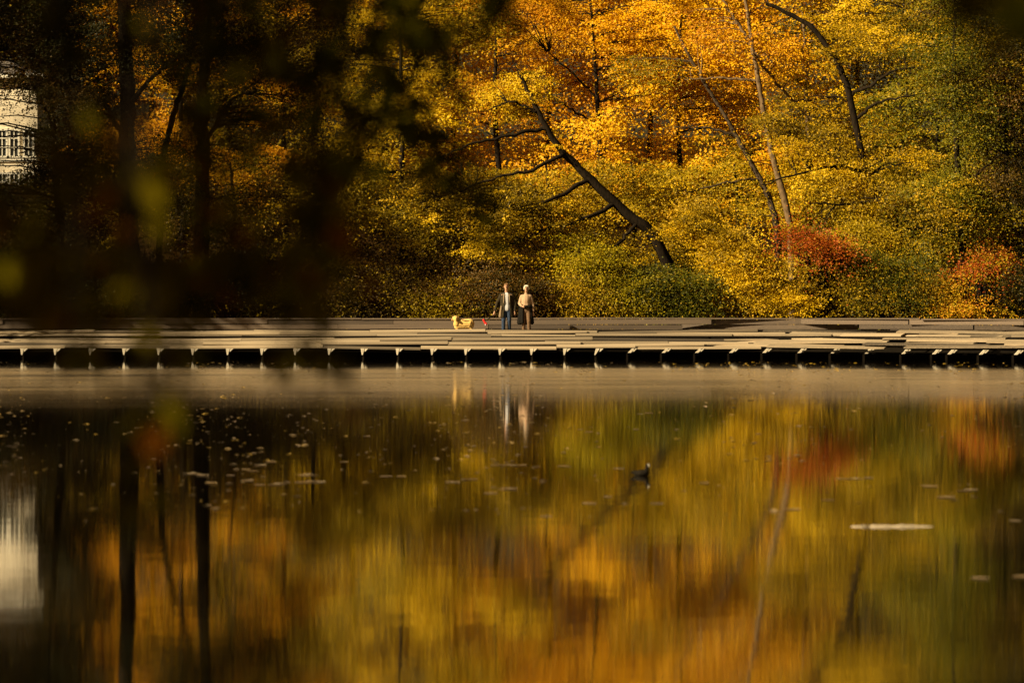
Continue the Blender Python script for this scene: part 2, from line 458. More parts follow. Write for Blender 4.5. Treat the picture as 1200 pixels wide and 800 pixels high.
def tree(name, label, cat, px, Y, pal, lobes, n, size=.115, trunk=None, r0=.16, r1=.04, limbs=(), bark='bark', group=None, seed=0, lobe_dy=0.0, **kw):
    """px: where the stem stands; lobes (px, py, dY, rx_px, ry_px); trunk/limbs as lists of (px, py, dY)"""
    rng = np.random.default_rng(1000 + seed)
    bx = (px - 600) / F * Y; base = np.array([bx, Y, ground_z(bx, Y)])
    root = empty(name, base, label, cat, group)
    s = F / Y
    LB = []
    if trunk is None: kw.setdefault('gap', -.45)
    for l in lobes:
        rx, rz = l[3] / s, l[4] / s
        LB.append((P(l[0], l[1], Y + l[2] + lobe_dy), np.array([rx, l[5] if len(l) > 5 else .75 * rx + .25, rz])))
    for c, r in list(LB):     # ragged outline: smaller boughs break out of each lobe
        for _ in range(3):
            u = rng.normal(size=3); u[2] = abs(u[2]) * .8 - .1; u /= np.linalg.norm(u)
            LB.append((c + u * r * .95, r * rng.uniform(.25, .45)))
    skel = []
    if trunk is None:      # a short many-stemmed bush
        stems = []
        for c, r in LB:
            for _ in range(3):
                e = c + rng.normal(0, .4, 3) * r
                b0 = base + np.array([rng.normal(0, .15), rng.normal(0, .1), -.1])
                mid = (b0 * .5 + e * .5) + np.array([rng.normal(0, .15), 0, .3])
                pts = curve([b0, mid, e], 9, .015, rng)
                stems.append(tube(pts, np.linspace(.045, .012, 9), 5)); skel.append(pts)
        v, q = merge(stems)
        link('stems', mesh_quads('stems', v - base, q, smooth_=True), M[bark], root)
    else:
        tp = [base + np.array([0, 0, -.3])] + [P(a, b, Y + d) for a, b, d in trunk]
        pts = curve(tp, 34, .02, rng)
        rr = np.linspace(r0, r1, 34) * (1 + .06 * rng.normal(size=34)); rr[0] *= 1.3; rr[1] *= 1.12
        v, q = tube(pts, rr, 9); skel.append(pts)
        link('trunk', mesh_quads('trunk', v - base, q, smooth_=True), M[bark], root)
        for lm in limbs:
            lr0, lr1 = lm[0]
            lp = curve([P(a, b, Y + d) for a, b, d in lm[1]], 20, .025, rng)
            # root the limb in the nearest point of the stem
            j = int(np.argmin(np.linalg.norm(pts - lp[0], axis=1)))
            if np.linalg.norm(pts[j] - lp[0]) < 2.5: lp = np.vstack([pts[j], lp])
            v, q = tube(lp, np.linspace(lr0, lr1, len(lp)), 7); skel.append(lp)
            link('limb', mesh_quads('limb', v - base, q, smooth_=True), M[bark], root)
    me = crown_mesh('crown', LB, n, size, np.concatenate(skel), rng, base, **kw)
    link('crown', me, [M[pal], M[bark], M[ALT[pal]]], root)
    return root

ALT = dict(olive='yellow', gold='amber', green='olive', brown='ochre', lime='olive', ochre='olive', red='ochre', redgold='olive', dark='brown', yellow='ochre', amber='gold')
TR = []
A = TR.append
# --- back of the wood: tall golden crowns on the slope
BK = 'tall golden trees up the slope'
A(dict(name='tree', label='bright golden maple crown rising above the couple, tallest and brightest of the wood', cat='tree', px=700, Y=168, pal='gold', seed=1, n=26000, size=.14,
       trunk=[(705, 250, 0), (700, 120, 0), (690, -20, 0)], r0=.22, lobes=[(690, 70, 0, 90, 75), (630, 40, 1, 60, 50), (760, 60, 1, 75, 70), (700, 0, 1, 110, 50), (720, 150, -1, 80, 55), (650, 110, -1, 60, 50), (690, -70, 1, 110, 60)],
       limbs=[((.06, .02), [(704, 120, 0), (670, 85, 0), (640, 60, 0)]), ((.06, .02), [(704, 150, 0), (665, 125, -1), (630, 108, -1)])]))
A(dict(name='tree', label='orange gold broadleaf tree between the bright maple and the pale slender trunk', cat='tree', px=800, Y=172, pal='gold', seed=2, n=24000, size=.14, shift=-.16,
       trunk=[(800, 260, 0), (795, 130, 0), (800, -20, 0)], r0=.2, lobes=[(800, 70, 0, 80, 75), (790, 160, -1, 75, 60), (840, 10, 0, 80, 50), (860, 110, 0, 60, 55), (810, -70, 0, 100, 60), (770, 215, -2, 70, 40)]))
A(dict(name='tree', label='yellow gold tree whose top shows between the hanging blurred sprigs', cat='tree', px=470, Y=166, pal='yellow', seed=3, n=26000, size=.135,
       trunk=[(470, 240, 0), (472, 120, 0), (465, -20, 0)], r0=.2, lobes=[(440, 45, 0, 75, 55), (500, 90, -1, 75, 65), (430, 130, -1, 60, 55), (480, 170, -2, 80, 55), (530, 30, 0, 60, 55), (470, -50, 1, 110, 60)]))
A(dict(name='tree', label='amber orange crown filling the gap beside the yellow gold tree', cat='tree', px=585, Y=176, pal='amber', seed=4, n=20000, size=.14,
       trunk=[(585, 230, 0), (580, 100, 0), (585, -20, 0)], r0=.2, lobes=[(590, 25, 0, 65, 55), (560, 85, -1, 60, 50), (610, 90, 0, 50, 45), (580, -55, 0, 90, 60), (570, 150, 0, 80, 60)]))
A(dict(name='tree', label='tall yellow tree behind the pale slender trunk with pale sky gaps in its crown', cat='tree', px=945, Y=178, pal='yellow', seed=5, n=17000, size=.14, bark='palebark',
       trunk=[(947, 200, 0), (945, 90, 0), (938, -20, 0)], r0=.2, gap=-.05, lobes=[(915, 25, 0, 55, 50), (980, 30, 0, 60, 50), (940, 130, 0, 70, 50), (930, -50, 0, 100, 45), (900, 170, -2, 80, 50)],
       limbs=[((.07, .03), [(946, 110, 0), (942, 70, 0), (935, 40, 0)])]))
A(dict(name='tree', label='olive yellow tree standing high behind the dark arching limb', cat='tree', px=1060, Y=172, pal='olive', seed=6, n=20000, size=.13, shift=.0,
       trunk=[(1060, 220, 0), (1055, 90, 0), (1060, -20, 0)], r0=.2, lobes=[(1030, 30, 0, 70, 55), (1100, 40, 0, 70, 60), (1060, 120, -1, 80, 60), (1060, -60, 0, 110, 50), (1010, 190, -1, 70, 50)]))
A(dict(name='tree', label='russet and gold tree glowing in a gap behind the dark shaded trunks', cat='tree', px=215, Y=168, pal='amber', seed=7, n=15000, size=.13,
       trunk=[(215, 230, 0), (212, 120, 0), (215, 20, 0)], r0=.18, gap=.0, lobes=[(200, 170, 0, 60, 60), (250, 100, 0, 60, 50), (180, 90, 0, 50, 50), (220, 230, -1, 70, 40), (230, 20, 0, 80, 50), (130, 180, 0, 50, 60), (290, 180, 0, 50, 60)]))
A(dict(name='tree', label='dull amber tree half hidden behind the hanging sprigs', cat='tree', px=335, Y=172, pal='amber', seed=8, n=16000, size=.135, shift=-.15,
       trunk=[(335, 230, 0), (332, 120, 0), (335, 20, 0)], r0=.18, lobes=[(320, 60, 0, 70, 60), (370, 100, 0, 60, 55), (310, 150, -1, 60, 50), (345, -30, 0, 100, 60), (390, 30, 0, 50, 50)]))
# far fill up the hillside
for i, (px, pal, lab) in enumerate(((410, 'yellow', 'yellow tree on the upper slope behind the yellow gold tree'), (640, 'amber', 'amber tree on the upper slope behind the bright maple'),
                                    (760, 'gold', 'gold tree on the upper slope behind the orange gold tree'), (880, 'gold', 'gold tree on the upper slope near the sky gaps'),
                                    (1000, 'ochre', 'ochre tree on the upper slope behind the olive yellow tree'), (1130, 'green', 'green tree on the upper slope above the green boughs'),
                                    (1240, 'brown', 'brown tree on the upper slope past the dark edge trees'), (300, 'brown', 'brown tree on the upper slope behind the dull amber tree'),
                                    (530, 'amber', 'amber tree on the upper slope behind the amber orange crown'), (1340, 'brown', 'brown tree on the upper slope farthest along the bank'))):
    A(dict(name='tree', label=lab, cat='tree', px=px, Y=196 + 4 * (i % 3), pal=pal, seed=20 + i, n=22000, gap=-.5, size=.2, per=70, spray=1.1, twig=.15,
           trunk=[(px, 200, 0), (px + 5, 60, 0), (px, -60, 0)], r0=.22, group='trees on the upper slope',
           lobes=[(px, 130, 0, 85, 70), (px - 45, 50, 0, 75, 65), (px + 45, 30, 0, 75, 65), (px, -40, 0, 85, 60), (px, -110, 0, 85, 60), (px, 220, -3, 80, 60)]))
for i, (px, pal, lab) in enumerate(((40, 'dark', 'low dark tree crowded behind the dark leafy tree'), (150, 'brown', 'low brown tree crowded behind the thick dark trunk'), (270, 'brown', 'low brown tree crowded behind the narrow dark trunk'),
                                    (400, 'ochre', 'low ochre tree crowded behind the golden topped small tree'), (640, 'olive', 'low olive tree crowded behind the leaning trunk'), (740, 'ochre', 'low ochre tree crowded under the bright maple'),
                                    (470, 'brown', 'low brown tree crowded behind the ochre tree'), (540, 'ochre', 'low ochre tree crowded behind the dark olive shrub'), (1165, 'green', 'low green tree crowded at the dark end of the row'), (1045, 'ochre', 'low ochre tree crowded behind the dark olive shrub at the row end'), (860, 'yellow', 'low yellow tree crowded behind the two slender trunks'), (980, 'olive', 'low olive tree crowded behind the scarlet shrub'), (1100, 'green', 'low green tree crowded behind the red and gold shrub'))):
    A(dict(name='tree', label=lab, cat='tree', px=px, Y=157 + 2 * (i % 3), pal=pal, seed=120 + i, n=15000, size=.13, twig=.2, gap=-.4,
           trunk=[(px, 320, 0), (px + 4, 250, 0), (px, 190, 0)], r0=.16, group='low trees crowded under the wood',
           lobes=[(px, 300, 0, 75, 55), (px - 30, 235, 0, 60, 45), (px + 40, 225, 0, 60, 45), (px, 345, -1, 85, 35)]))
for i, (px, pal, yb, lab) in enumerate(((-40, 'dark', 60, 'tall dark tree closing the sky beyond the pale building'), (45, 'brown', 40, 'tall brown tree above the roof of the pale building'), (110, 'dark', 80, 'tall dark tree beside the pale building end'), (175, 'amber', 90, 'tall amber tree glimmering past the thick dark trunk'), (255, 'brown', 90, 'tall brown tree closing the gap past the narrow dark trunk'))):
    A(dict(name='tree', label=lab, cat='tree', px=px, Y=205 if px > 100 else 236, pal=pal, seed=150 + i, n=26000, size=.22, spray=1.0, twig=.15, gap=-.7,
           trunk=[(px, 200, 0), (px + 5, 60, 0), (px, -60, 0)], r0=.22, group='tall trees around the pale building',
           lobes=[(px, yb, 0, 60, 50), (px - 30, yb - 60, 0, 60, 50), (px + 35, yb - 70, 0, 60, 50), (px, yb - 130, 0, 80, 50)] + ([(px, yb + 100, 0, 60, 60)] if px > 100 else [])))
for i, (px, pal, lab) in enumerate(((1095, 'green', 'green tree filling the gap behind the dense turning tree'), (1175, 'brown', 'brown tree filling the gap behind the rusty tree'), (1250, 'dark', 'black green tree past the dark evergreen'))):
    A(dict(name='tree', label=lab, cat='tree', px=px, Y=161, pal=pal, seed=170 + i, n=20000, size=.13, twig=.2, gap=-.5,
           trunk=[(px, 300, 0), (px + 4, 200, 0), (px, 60, 0)], r0=.16, lobes=[(px, 220, 0, 70, 55), (px - 20, 150, 0, 65, 50), (px + 25, 80, 0, 65, 55), (px, 10, 0, 70, 50)]))
# --- middle row
A(dict(name='leaning_tree', label='tree with a thick dark trunk leaning over toward the couple, olive yellow sprays', cat='tree', px=812, Y=150, pal='olive', seed=40, lobe_dy=.8, shift=-.12, n=30000, size=.105, spray=.6, twig=.7, twig_r=.028, gap=.1,
       trunk=[(772, 286, -1), (735, 250, -1.3), (690, 208, -1.6), (655, 172, -1.8), (630, 130, -2), (612, 92, -2)], r0=.27, r1=.06,
       lobes=[(540, 205, -3, 70, 36), (600, 170, -2.5, 60, 34), (560, 255, -3.5, 75, 34), (480, 230, -3, 50, 30), (620, 235, -3.5, 60, 34), (660, 275, -3, 70, 36), (585, 300, -3.5, 80, 30), (610, 110, -2, 50, 30), (560, 140, -1.5, 50, 34)],
       limbs=[((.09, .02), [(640, 150, -1.9), (600, 158, -2.5), (550, 170, -3), (500, 192, -3)]), ((.09, .02), [(662, 180, -1.8), (620, 200, -2.6), (570, 212, -3), (515, 235, -3.4)]),
              ((.10, .02), [(690, 210, -1.6), (650, 232, -2.6), (600, 246, -3.2), (540, 268, -3.6)]), ((.10, .02), [(720, 240, -1.4), (680, 258, -2.4), (630, 272, -3), (570, 300, -3.6)]),
              ((.06, .02), [(625, 120, -2), (612, 95, -2), (600, 70, -2)]), ((.06, .02), [(632, 132, -2), (600, 120, -2.2), (570, 130, -2.4)]), ((.08, .02), [(745, 262, -1.3), (715, 292, -2), (680, 288, -2.6)])]))
A(dict(name='slender_tree', label='tall slender tree with a pale sunlit trunk and open golden top', cat='tree', px=930, Y=151, pal='gold', seed=41, n=9000, size=.11, bark='palebark', shift=-.1, twig=.8, gap=.0,
       trunk=[(926, 270, 0), (914, 215, 0), (903, 175, 0), (893, 120, 0), (884, 70, 0), (876, 20, 0), (868, -40, 0)], r0=.15, r1=.06,
       lobes=[(850, 20, 1, 60, 40), (920, 60, 1, 50, 36), (840, 95, 1, 50, 30), (900, -30, 0, 80, 40)],
       limbs=[((.08, .03), [(882, 55, 0), (860, 20, 0), (838, -12, 0)]), ((.07, .02), [(890, 96, 0), (850, 92, 0), (800, 94, 0)]), ((.08, .03), [(884, 62, 0), (912, 100, .6), (950, 140, 1), (985, 165, 1.2)])]))
A(dict(name='slender_tree', label='thin brown trunk leaning beside the pale slender one, amber leaves', cat='tree', px=916, Y=152.5, pal='ochre', seed=42, n=11000, size=.11, bark='midbark', twig=.6,
       trunk=[(911, 275, 0), (904, 240, 0), (893, 215, 0), (870, 172, 0), (845, 130, 0), (815, 80, 0), (790, 30, 0)], r0=.15, r1=.05, shift=.1,
       lobes=[(790, 200, -1, 60, 40), (850, 190, 0, 50, 36), (780, 60, 0, 60, 40), (830, 240, -1, 60, 34), (760, 250, -1, 50, 30)],
       limbs=[((.07, .02), [(862, 160, 0), (830, 150, -.3), (790, 150, -.6)]), ((.07, .02), [(890, 210, 0), (850, 215, -.5), (805, 225, -.9)])]))
A(dict(name='arching_tree', label='tree with a dark mossy limb arching high beside the pale trunk, layered olive sprays', cat='tree', px=1062, Y=149, pal='olive', seed=43, lobe_dy=.7, shift=-.12, n=26000, size=.105, spray=.6, twig=.6,
       trunk=[(1058, 305, 0), (1048, 262, 0), (1030, 232, 0), (1012, 190, 0), (995, 110, 0), (976, 66, 0), (950, 32, 0), (915, 12, 0), (898, 4, 0)], r0=.19, r1=.07,
       lobes=[(1000, 150, -1, 70, 32), (950, 200, -1.5, 65, 32), (1050, 190, -1, 60, 34), (1010, 240, -1.5, 75, 36), (930, 140, 0, 50, 28), (1060, 110, 0, 60, 40), (980, 280, -1, 70, 30), (1010, 60, 0, 60, 34), (1080, 260, -1, 60, 34)],
       limbs=[((.08, .03), [(1000, 108, 0), (1022, 100, -.4), (1045, 84, -.8), (1082, 78, -1)]), ((.08, .03), [(1003, 140, 0), (1030, 120, -.4), (1072, 112, -1)]), ((.08, .02), [(1020, 205, 0), (980, 195, -.8), (930, 205, -1.6), (890, 218, -2)]),
              ((.07, .02), [(1032, 235, 0), (990, 240, -1), (950, 238, -1.6)])]))
A(dict(name='tree', label='dense green tree beginning to turn, beside the olive arching tree', cat='tree', px=1128, Y=147.6, pal='green', seed=44, n=36000, size=.105, shift=.0,
       trunk=[(1128, 310, 0), (1122, 200, 0), (1118, 90, 0), (1120, 0, 0)], r0=.2, lobes=[(1110, 60, 0, 60, 50), (1150, 120, -.5, 55, 50), (1100, 150, -1, 55, 40), (1150, 220, -1, 60, 45), (1100, 240, -1, 60, 40), (1120, -20, 0, 90, 50), (1180, 40, 0, 60, 50)],
       limbs=[((.08, .02), [(1124, 230, 0), (1150, 200, -.5), (1175, 180, -.8)])]))
A(dict(name='tree', label='very dark evergreen at the shaded end of the wood', cat='tree', px=1215, Y=146.5, pal='dark', seed=45, n=30000, size=.11,
       trunk=[(1215, 280, 0), (1212, 130, 0), (1215, 10, 0)], r0=.22, lobes=[(1200, 250, 0, 42, 70), (1195, 160, 0, 42, 60), (1180, 300, -.3, 36, 40), (1175, 235, -.2, 30, 40), (1178, 30, 0, 34, 40), (1220, 50, 0, 55, 60), (1230, -40, 0, 70, 60), (1240, 330, 0, 50, 40), (1280, 100, 0, 50, 90), (1280, 260, 0, 50, 90)]))
A(dict(name='tree', label='rusty brown tree fading into shade beside the dark evergreen', cat='tree', px=1180, Y=147.2, pal='brown', seed=46, n=15000, size=.11, shift=.05,
       trunk=[(1180, 300, 0), (1178, 180, 0), (1175, 60, 0)], r0=.15, lobes=[(1175, 200, 0, 50, 60), (1185, 100, 0, 55, 60), (1165, 280, 0, 50, 40)]))
A(dict(name='tree', label='golden topped small tree behind the shaded shrubs, lit along its crest', cat='tree', px=368, Y=152, pal='yellow', seed=47, n=16000, size=.105, shift=-.08,
       trunk=[(368, 320, 0), (366, 260, 0), (370, 190, 0)], r0=.13, lobes=[(345, 195, 0, 42, 38), (390, 190, 0, 40, 40), (360, 240, 0, 60, 40), (420, 235, -.5, 45, 40), (330, 270, 0, 50, 40)]))
A(dict(name='tree', label='bushy ochre tree in half shade, branches spreading low behind the dog', cat='tree', px=560, Y=149, pal='ochre', seed=48, n=26000, size=.105, twig=.5, shift=-.15,
       trunk=[(556, 325, 0), (545, 290, 0), (530, 255, 0), (512, 210, 0)], r0=.13, lobes=[(470, 260, -.5, 60, 36), (520, 285, -1, 60, 36), (440, 300, -.5, 50, 34), (480, 325, -1, 60, 30), (430, 220, 0, 50, 40), (500, 225, 0, 50, 30), (545, 320, -1, 50, 26)],
       limbs=[((.07, .02), [(548, 300, 0), (520, 285, -.6), (485, 275, -1)]), ((.07, .02), [(553, 310, 0), (570, 285, -.5), (590, 262, -.8)])]))
# --- left: shaded dark trees
SH = 'dark shaded trees at the end of the wood'
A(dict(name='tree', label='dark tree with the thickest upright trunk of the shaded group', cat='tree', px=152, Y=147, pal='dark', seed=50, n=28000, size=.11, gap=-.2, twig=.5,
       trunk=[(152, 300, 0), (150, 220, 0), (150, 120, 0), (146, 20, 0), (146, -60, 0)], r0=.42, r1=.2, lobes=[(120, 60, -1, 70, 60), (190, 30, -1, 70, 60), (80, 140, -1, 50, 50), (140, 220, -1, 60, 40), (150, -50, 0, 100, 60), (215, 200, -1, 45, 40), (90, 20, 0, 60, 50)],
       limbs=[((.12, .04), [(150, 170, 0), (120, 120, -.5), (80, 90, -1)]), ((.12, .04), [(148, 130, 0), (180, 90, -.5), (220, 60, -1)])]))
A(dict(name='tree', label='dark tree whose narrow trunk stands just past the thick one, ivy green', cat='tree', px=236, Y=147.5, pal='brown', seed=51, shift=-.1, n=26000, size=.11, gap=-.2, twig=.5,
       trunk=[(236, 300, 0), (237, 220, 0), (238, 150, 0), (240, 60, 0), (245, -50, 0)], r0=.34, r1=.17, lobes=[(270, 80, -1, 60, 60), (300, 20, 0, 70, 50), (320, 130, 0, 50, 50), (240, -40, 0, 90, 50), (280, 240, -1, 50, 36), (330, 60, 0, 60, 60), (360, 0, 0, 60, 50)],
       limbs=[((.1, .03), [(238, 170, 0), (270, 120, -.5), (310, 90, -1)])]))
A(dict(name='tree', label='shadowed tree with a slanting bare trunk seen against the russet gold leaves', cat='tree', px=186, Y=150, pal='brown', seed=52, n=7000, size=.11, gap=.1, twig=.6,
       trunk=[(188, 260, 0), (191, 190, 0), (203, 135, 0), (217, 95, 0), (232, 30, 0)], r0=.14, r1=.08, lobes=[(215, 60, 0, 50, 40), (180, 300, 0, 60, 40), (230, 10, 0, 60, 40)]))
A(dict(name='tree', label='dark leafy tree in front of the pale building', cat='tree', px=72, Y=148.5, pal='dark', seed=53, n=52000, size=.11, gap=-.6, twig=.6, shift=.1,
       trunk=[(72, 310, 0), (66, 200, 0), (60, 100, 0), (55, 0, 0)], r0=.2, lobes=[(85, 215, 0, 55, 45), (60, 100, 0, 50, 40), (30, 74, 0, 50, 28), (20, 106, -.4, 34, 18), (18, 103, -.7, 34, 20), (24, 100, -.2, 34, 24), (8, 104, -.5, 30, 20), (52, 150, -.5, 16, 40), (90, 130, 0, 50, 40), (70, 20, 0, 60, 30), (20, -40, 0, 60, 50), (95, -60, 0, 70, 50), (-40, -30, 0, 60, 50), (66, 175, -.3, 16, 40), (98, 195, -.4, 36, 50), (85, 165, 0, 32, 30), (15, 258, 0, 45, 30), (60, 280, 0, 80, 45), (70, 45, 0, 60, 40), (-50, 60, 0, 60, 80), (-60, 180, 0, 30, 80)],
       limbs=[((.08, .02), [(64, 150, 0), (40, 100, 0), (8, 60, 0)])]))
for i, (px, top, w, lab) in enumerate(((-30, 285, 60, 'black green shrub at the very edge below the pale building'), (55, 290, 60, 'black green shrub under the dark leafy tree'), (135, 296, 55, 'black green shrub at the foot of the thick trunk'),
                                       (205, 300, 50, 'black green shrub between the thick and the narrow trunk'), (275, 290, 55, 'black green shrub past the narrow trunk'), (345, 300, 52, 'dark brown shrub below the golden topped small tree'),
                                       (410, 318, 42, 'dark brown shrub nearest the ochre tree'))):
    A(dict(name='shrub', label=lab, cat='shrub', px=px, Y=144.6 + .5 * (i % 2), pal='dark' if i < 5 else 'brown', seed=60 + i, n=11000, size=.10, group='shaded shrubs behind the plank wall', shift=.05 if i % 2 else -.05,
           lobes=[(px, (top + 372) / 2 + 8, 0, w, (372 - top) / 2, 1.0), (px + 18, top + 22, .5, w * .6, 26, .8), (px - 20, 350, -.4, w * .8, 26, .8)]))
# --- front shrubs
A(dict(name='shrub', label='olive brown shrub behind the wall above the dog', cat='shrub', px=500, Y=145, pal='brown', seed=70, n=15000, size=.095, shift=.05, lobes=[(480, 348, 0, 55, 32, 1), (450, 330, .3, 36, 30, .8), (530, 352, -.3, 40, 26, .8)]))
A(dict(name='shrub', label='dark olive shrub directly behind the man', cat='shrub', px=588, Y=145.2, pal='dark', seed=71, n=13000, size=.095, shift=.3, lobes=[(585, 345, 0, 42, 34, 1), (560, 358, -.4, 36, 22, .8), (615, 350, 0, 30, 30, .8)]))
A(dict(name='shrub', label='lime yellow shrub beside the woman, sprays tumbling toward the wall', cat='shrub', px=700, Y=145.5, pal='lime', seed=72, n=15000, size=.095, shift=-.16, gap=-.05, twig=.8,
       lobes=[(695, 325, 0, 34, 34, 1), (672, 352, -.5, 30, 22, .9), (725, 340, 0, 36, 30, 1), (688, 300, .2, 22, 16, .7), (750, 357, -.4, 34, 18, .8)]))
A(dict(name='shrub', label='dull green shrub between the lime shrub and the layered yellow bush', cat='shrub', px=790, Y=145.4, pal='green', seed=73, n=13000, size=.095, shift=-.05, lobes=[(790, 345, 0, 45, 34, 1), (765, 330, .3, 30, 30, .8), (815, 352, -.3, 34, 24, .8)]))
A(dict(name='bush_tree', label='layered yellow green bush with dark arching stems rising from its foot', cat='tree', px=962, Y=146, pal='olive', seed=74, n=26000, size=.095, shift=-.04, twig=.5, spray=.55,
       trunk=[(952, 350, 0), (946, 335, 0), (950, 318, 0), (940, 302, 0), (915, 290, 0), (893, 278, 0)], r0=.16, r1=.03,
       lobes=[(860, 290, 0, 55, 26, 1.2), (850, 330, -.6, 50, 24, 1), (880, 352, -1, 50, 22, 1), (915, 320, -.4, 44, 26, 1), (830, 262, .5, 44, 26, 1), (900, 262, .5, 40, 24, 1), (940, 352, -1, 30, 20, .8)],
       limbs=[((.13, .04), [(955, 355, 0), (930, 335, -.2), (895, 318, -.3), (862, 308, -.4)]), ((.10, .03), [(935, 340, -.1), (900, 322, 0), (870, 300, 0), (840, 275, .2)]), ((.12, .04), [(956, 352, 0), (985, 362, -.2), (1010, 366, -.3)])]))
A(dict(name='shrub', label='scarlet shrub glowing at the foot of the two slender trunks', cat='shrub', px=962, Y=146.6, pal='red', seed=75, n=4200, gap=-.6, size=.095, lobes=[(955, 281, -1.4, 22, 11, .5), (976, 288, -1.6, 20, 10, .5), (942, 275, -1.2, 11, 8, .4)]))
A(dict(name='shrub', label='dark olive shrub between the layered bush and the red gold shrub', cat='shrub', px=1040, Y=145.5, pal='green', seed=76, n=16000, size=.095, shift=-.22, lobes=[(1010, 345, 0, 50, 32, 1), (1060, 340, 0, 44, 36, 1), (1030, 315, .4, 50, 28, 1)]))
A(dict(name='shrub', label='ochre shrub standing behind the dark olive one', cat='shrub', px=1030, Y=147.5, pal='ochre', seed=77, n=9000, size=.10, shift=.12, lobes=[(1020, 280, 0, 40, 28, .9), (1060, 295, 0, 34, 26, .8), (1000, 300, 0, 30, 22, .7)]))
A(dict(name='shrub', label='red and gold shrub at the end of the row beside the dark evergreen', cat='shrub', px=1140, Y=145.2, pal='redgold', seed=78, n=14000, size=.095, shift=.3, gap=.0, lobes=[(1130, 350, 0, 44, 24, 1), (1108, 325, .3, 24, 22, .8), (1160, 338, 0, 30, 30, .9), (1150, 358, -.4, 40, 18, .8), (1172, 312, .2, 14, 14, .5)]))
A(dict(name='shrub', label='scarlet tipped shrub crowning the red and gold one', cat='shrub', px=1150, Y=145.0, pal='red', seed=79, n=2600, size=.095, shift=.15, lobes=[(1145, 318, 0, 32, 13, .6), (1162, 304, 0, 10, 12, .4)]))
A(dict(name='shrub', label='deep green shrub closing the row under the dark evergreen', cat='shrub', px=1225, Y=144.5, pal='dark', seed=80, n=12000, size=.10, shift=.1, lobes=[(1225, 335, 0, 46, 44, 1), (1290, 340, 0, 50, 40, 1)]))
A(dict(name='shrub', label='ochre green undergrowth bush behind the leaning trunk foot', cat='shrub', px=800, Y=152.5, pal='olive', seed=81, n=12000, size=.10, shift=-.08, lobes=[(760, 300, 0, 50, 30, 1), (820, 290, 0, 50, 34, 1), (790, 265, .5, 60, 30, 1)]))
for t in TR: tree(**t)

# unseen trees added on the sunward bank to shade the wood's end and pond
for i, (x, y, h) in enumerate(((-30, 133, 26), (-36, 131, 27), (-43, 130, 27), (-31, 140, 24), (-39, 140, 25), (-49, 134, 26), (-46, 86, 25), (-50, 95, 26), (-46, 103, 24))):
    s = F / y
    px = 600 + x * s
    def zpx(z): return HZ - (z - CAMZ) * s
    A2 = dict(name='tree', label=['broad dark tree on the sunward bank nearest the boardwalk end', 'broad dark tree on the sunward bank second from the boardwalk end', 'broad dark tree on the sunward bank behind two others',
                                  'broad dark tree where the boardwalk leaves the picture', 'broad dark tree on the sunward bank farthest back', 'broad dark tree on the sunward bank farthest from the boardwalk', 'broad dark tree on the sunward bank beside the open pond, nearest the camera', 'broad dark tree on the sunward bank beside the open pond, middle one', 'broad dark tree on the sunward bank beside the open pond, nearest the boardwalk'][i],
              cat='tree', px=px, Y=y, pal='green', seed=90 + i, n=6500, size=.34, per=36, spray=1.1, twig=.1, group='trees on the sunward bank',
              trunk=[(px, zpx(6), 0), (px + 4, zpx(12), 0), (px, zpx(h - 2), 0)], r0=.35,
              lobes=[(px, zpx(h * .5), 0, 120, 110), (px - 60, zpx(h * .68), 0, 100, 110), (px + 50, zpx(h * .72), 0, 100, 110), (px, zpx(h * .86), 0, 100, 90), (px, zpx(h * .25), 0, 130, 80)])
    tree(**A2)

# ------------------------------------------------------------------ boardwalk
bw = empty('boardwalk', (0, 138, .5), 'long weathered plank boardwalk sloping toward the pond on short pale posts', 'boardwalk')
BL = np.array([0, 138, .5])
Y0, Z0, Y1, Z1 = 136.6, .43, 139.5, 1.02
slope = math.atan2(Z1 - Z0, Y1 - Y0)
pl = MB(); rng = random.Random(5)
NR = 8
for r in range(NR):
    x = -31 - rng.random() * 4
    while x < 27:
        ln = rng.choice((2.4, 3.2, 4.0, 4.6, 5.4)) + rng.random() * .5
        xc = x + ln / 2
        t = (r + .5) / NR
        wdt = (Y1 - Y0) / NR / math.cos(slope) * (1.0 + .05 * rng.random())
        yaw = math.atan2(off(xc + ln / 2) - off(xc - ln / 2), ln)
        dz = rng.choice((-.04, -.02, 0, .02, .04)) + rng.uniform(-.012, .012)
        if r == NR - 1: dz *= .35
        rot = Matrix.Rotation(yaw + rng.uniform(-.006, .006), 3, 'Z') @ Matrix.Rotation(rng.uniform(-.017, .017), 3, 'Y') @ Matrix.Rotation(slope + rng.uniform(-.10, .04), 3, 'X')
        pl.box((xc, Y0 + (Y1 - Y0) * t + off(xc), Z0 + (Z1 - Z0) * t - .03 + dz), (ln - .012, wdt * .83, .045), rot, min(1, max(0, rng.gauss(.62, .28))))
        x += ln
pl.build('deck_planks', M['deck'], bw, BL)
wk = MB()
x = -31
while x < 27:
    for k in range(6):
        yaw = math.atan2(off(x + 4) - off(x), 4)
        wk.box((x + 2, 139.66 + k * .34 + off(x + 2), .82), (3.99, .325, .05), Matrix.Rotation(yaw, 3, 'Z'), rng.random())
    x += 4
wk.build('walkway_planks', M['deck'], bw, BL)
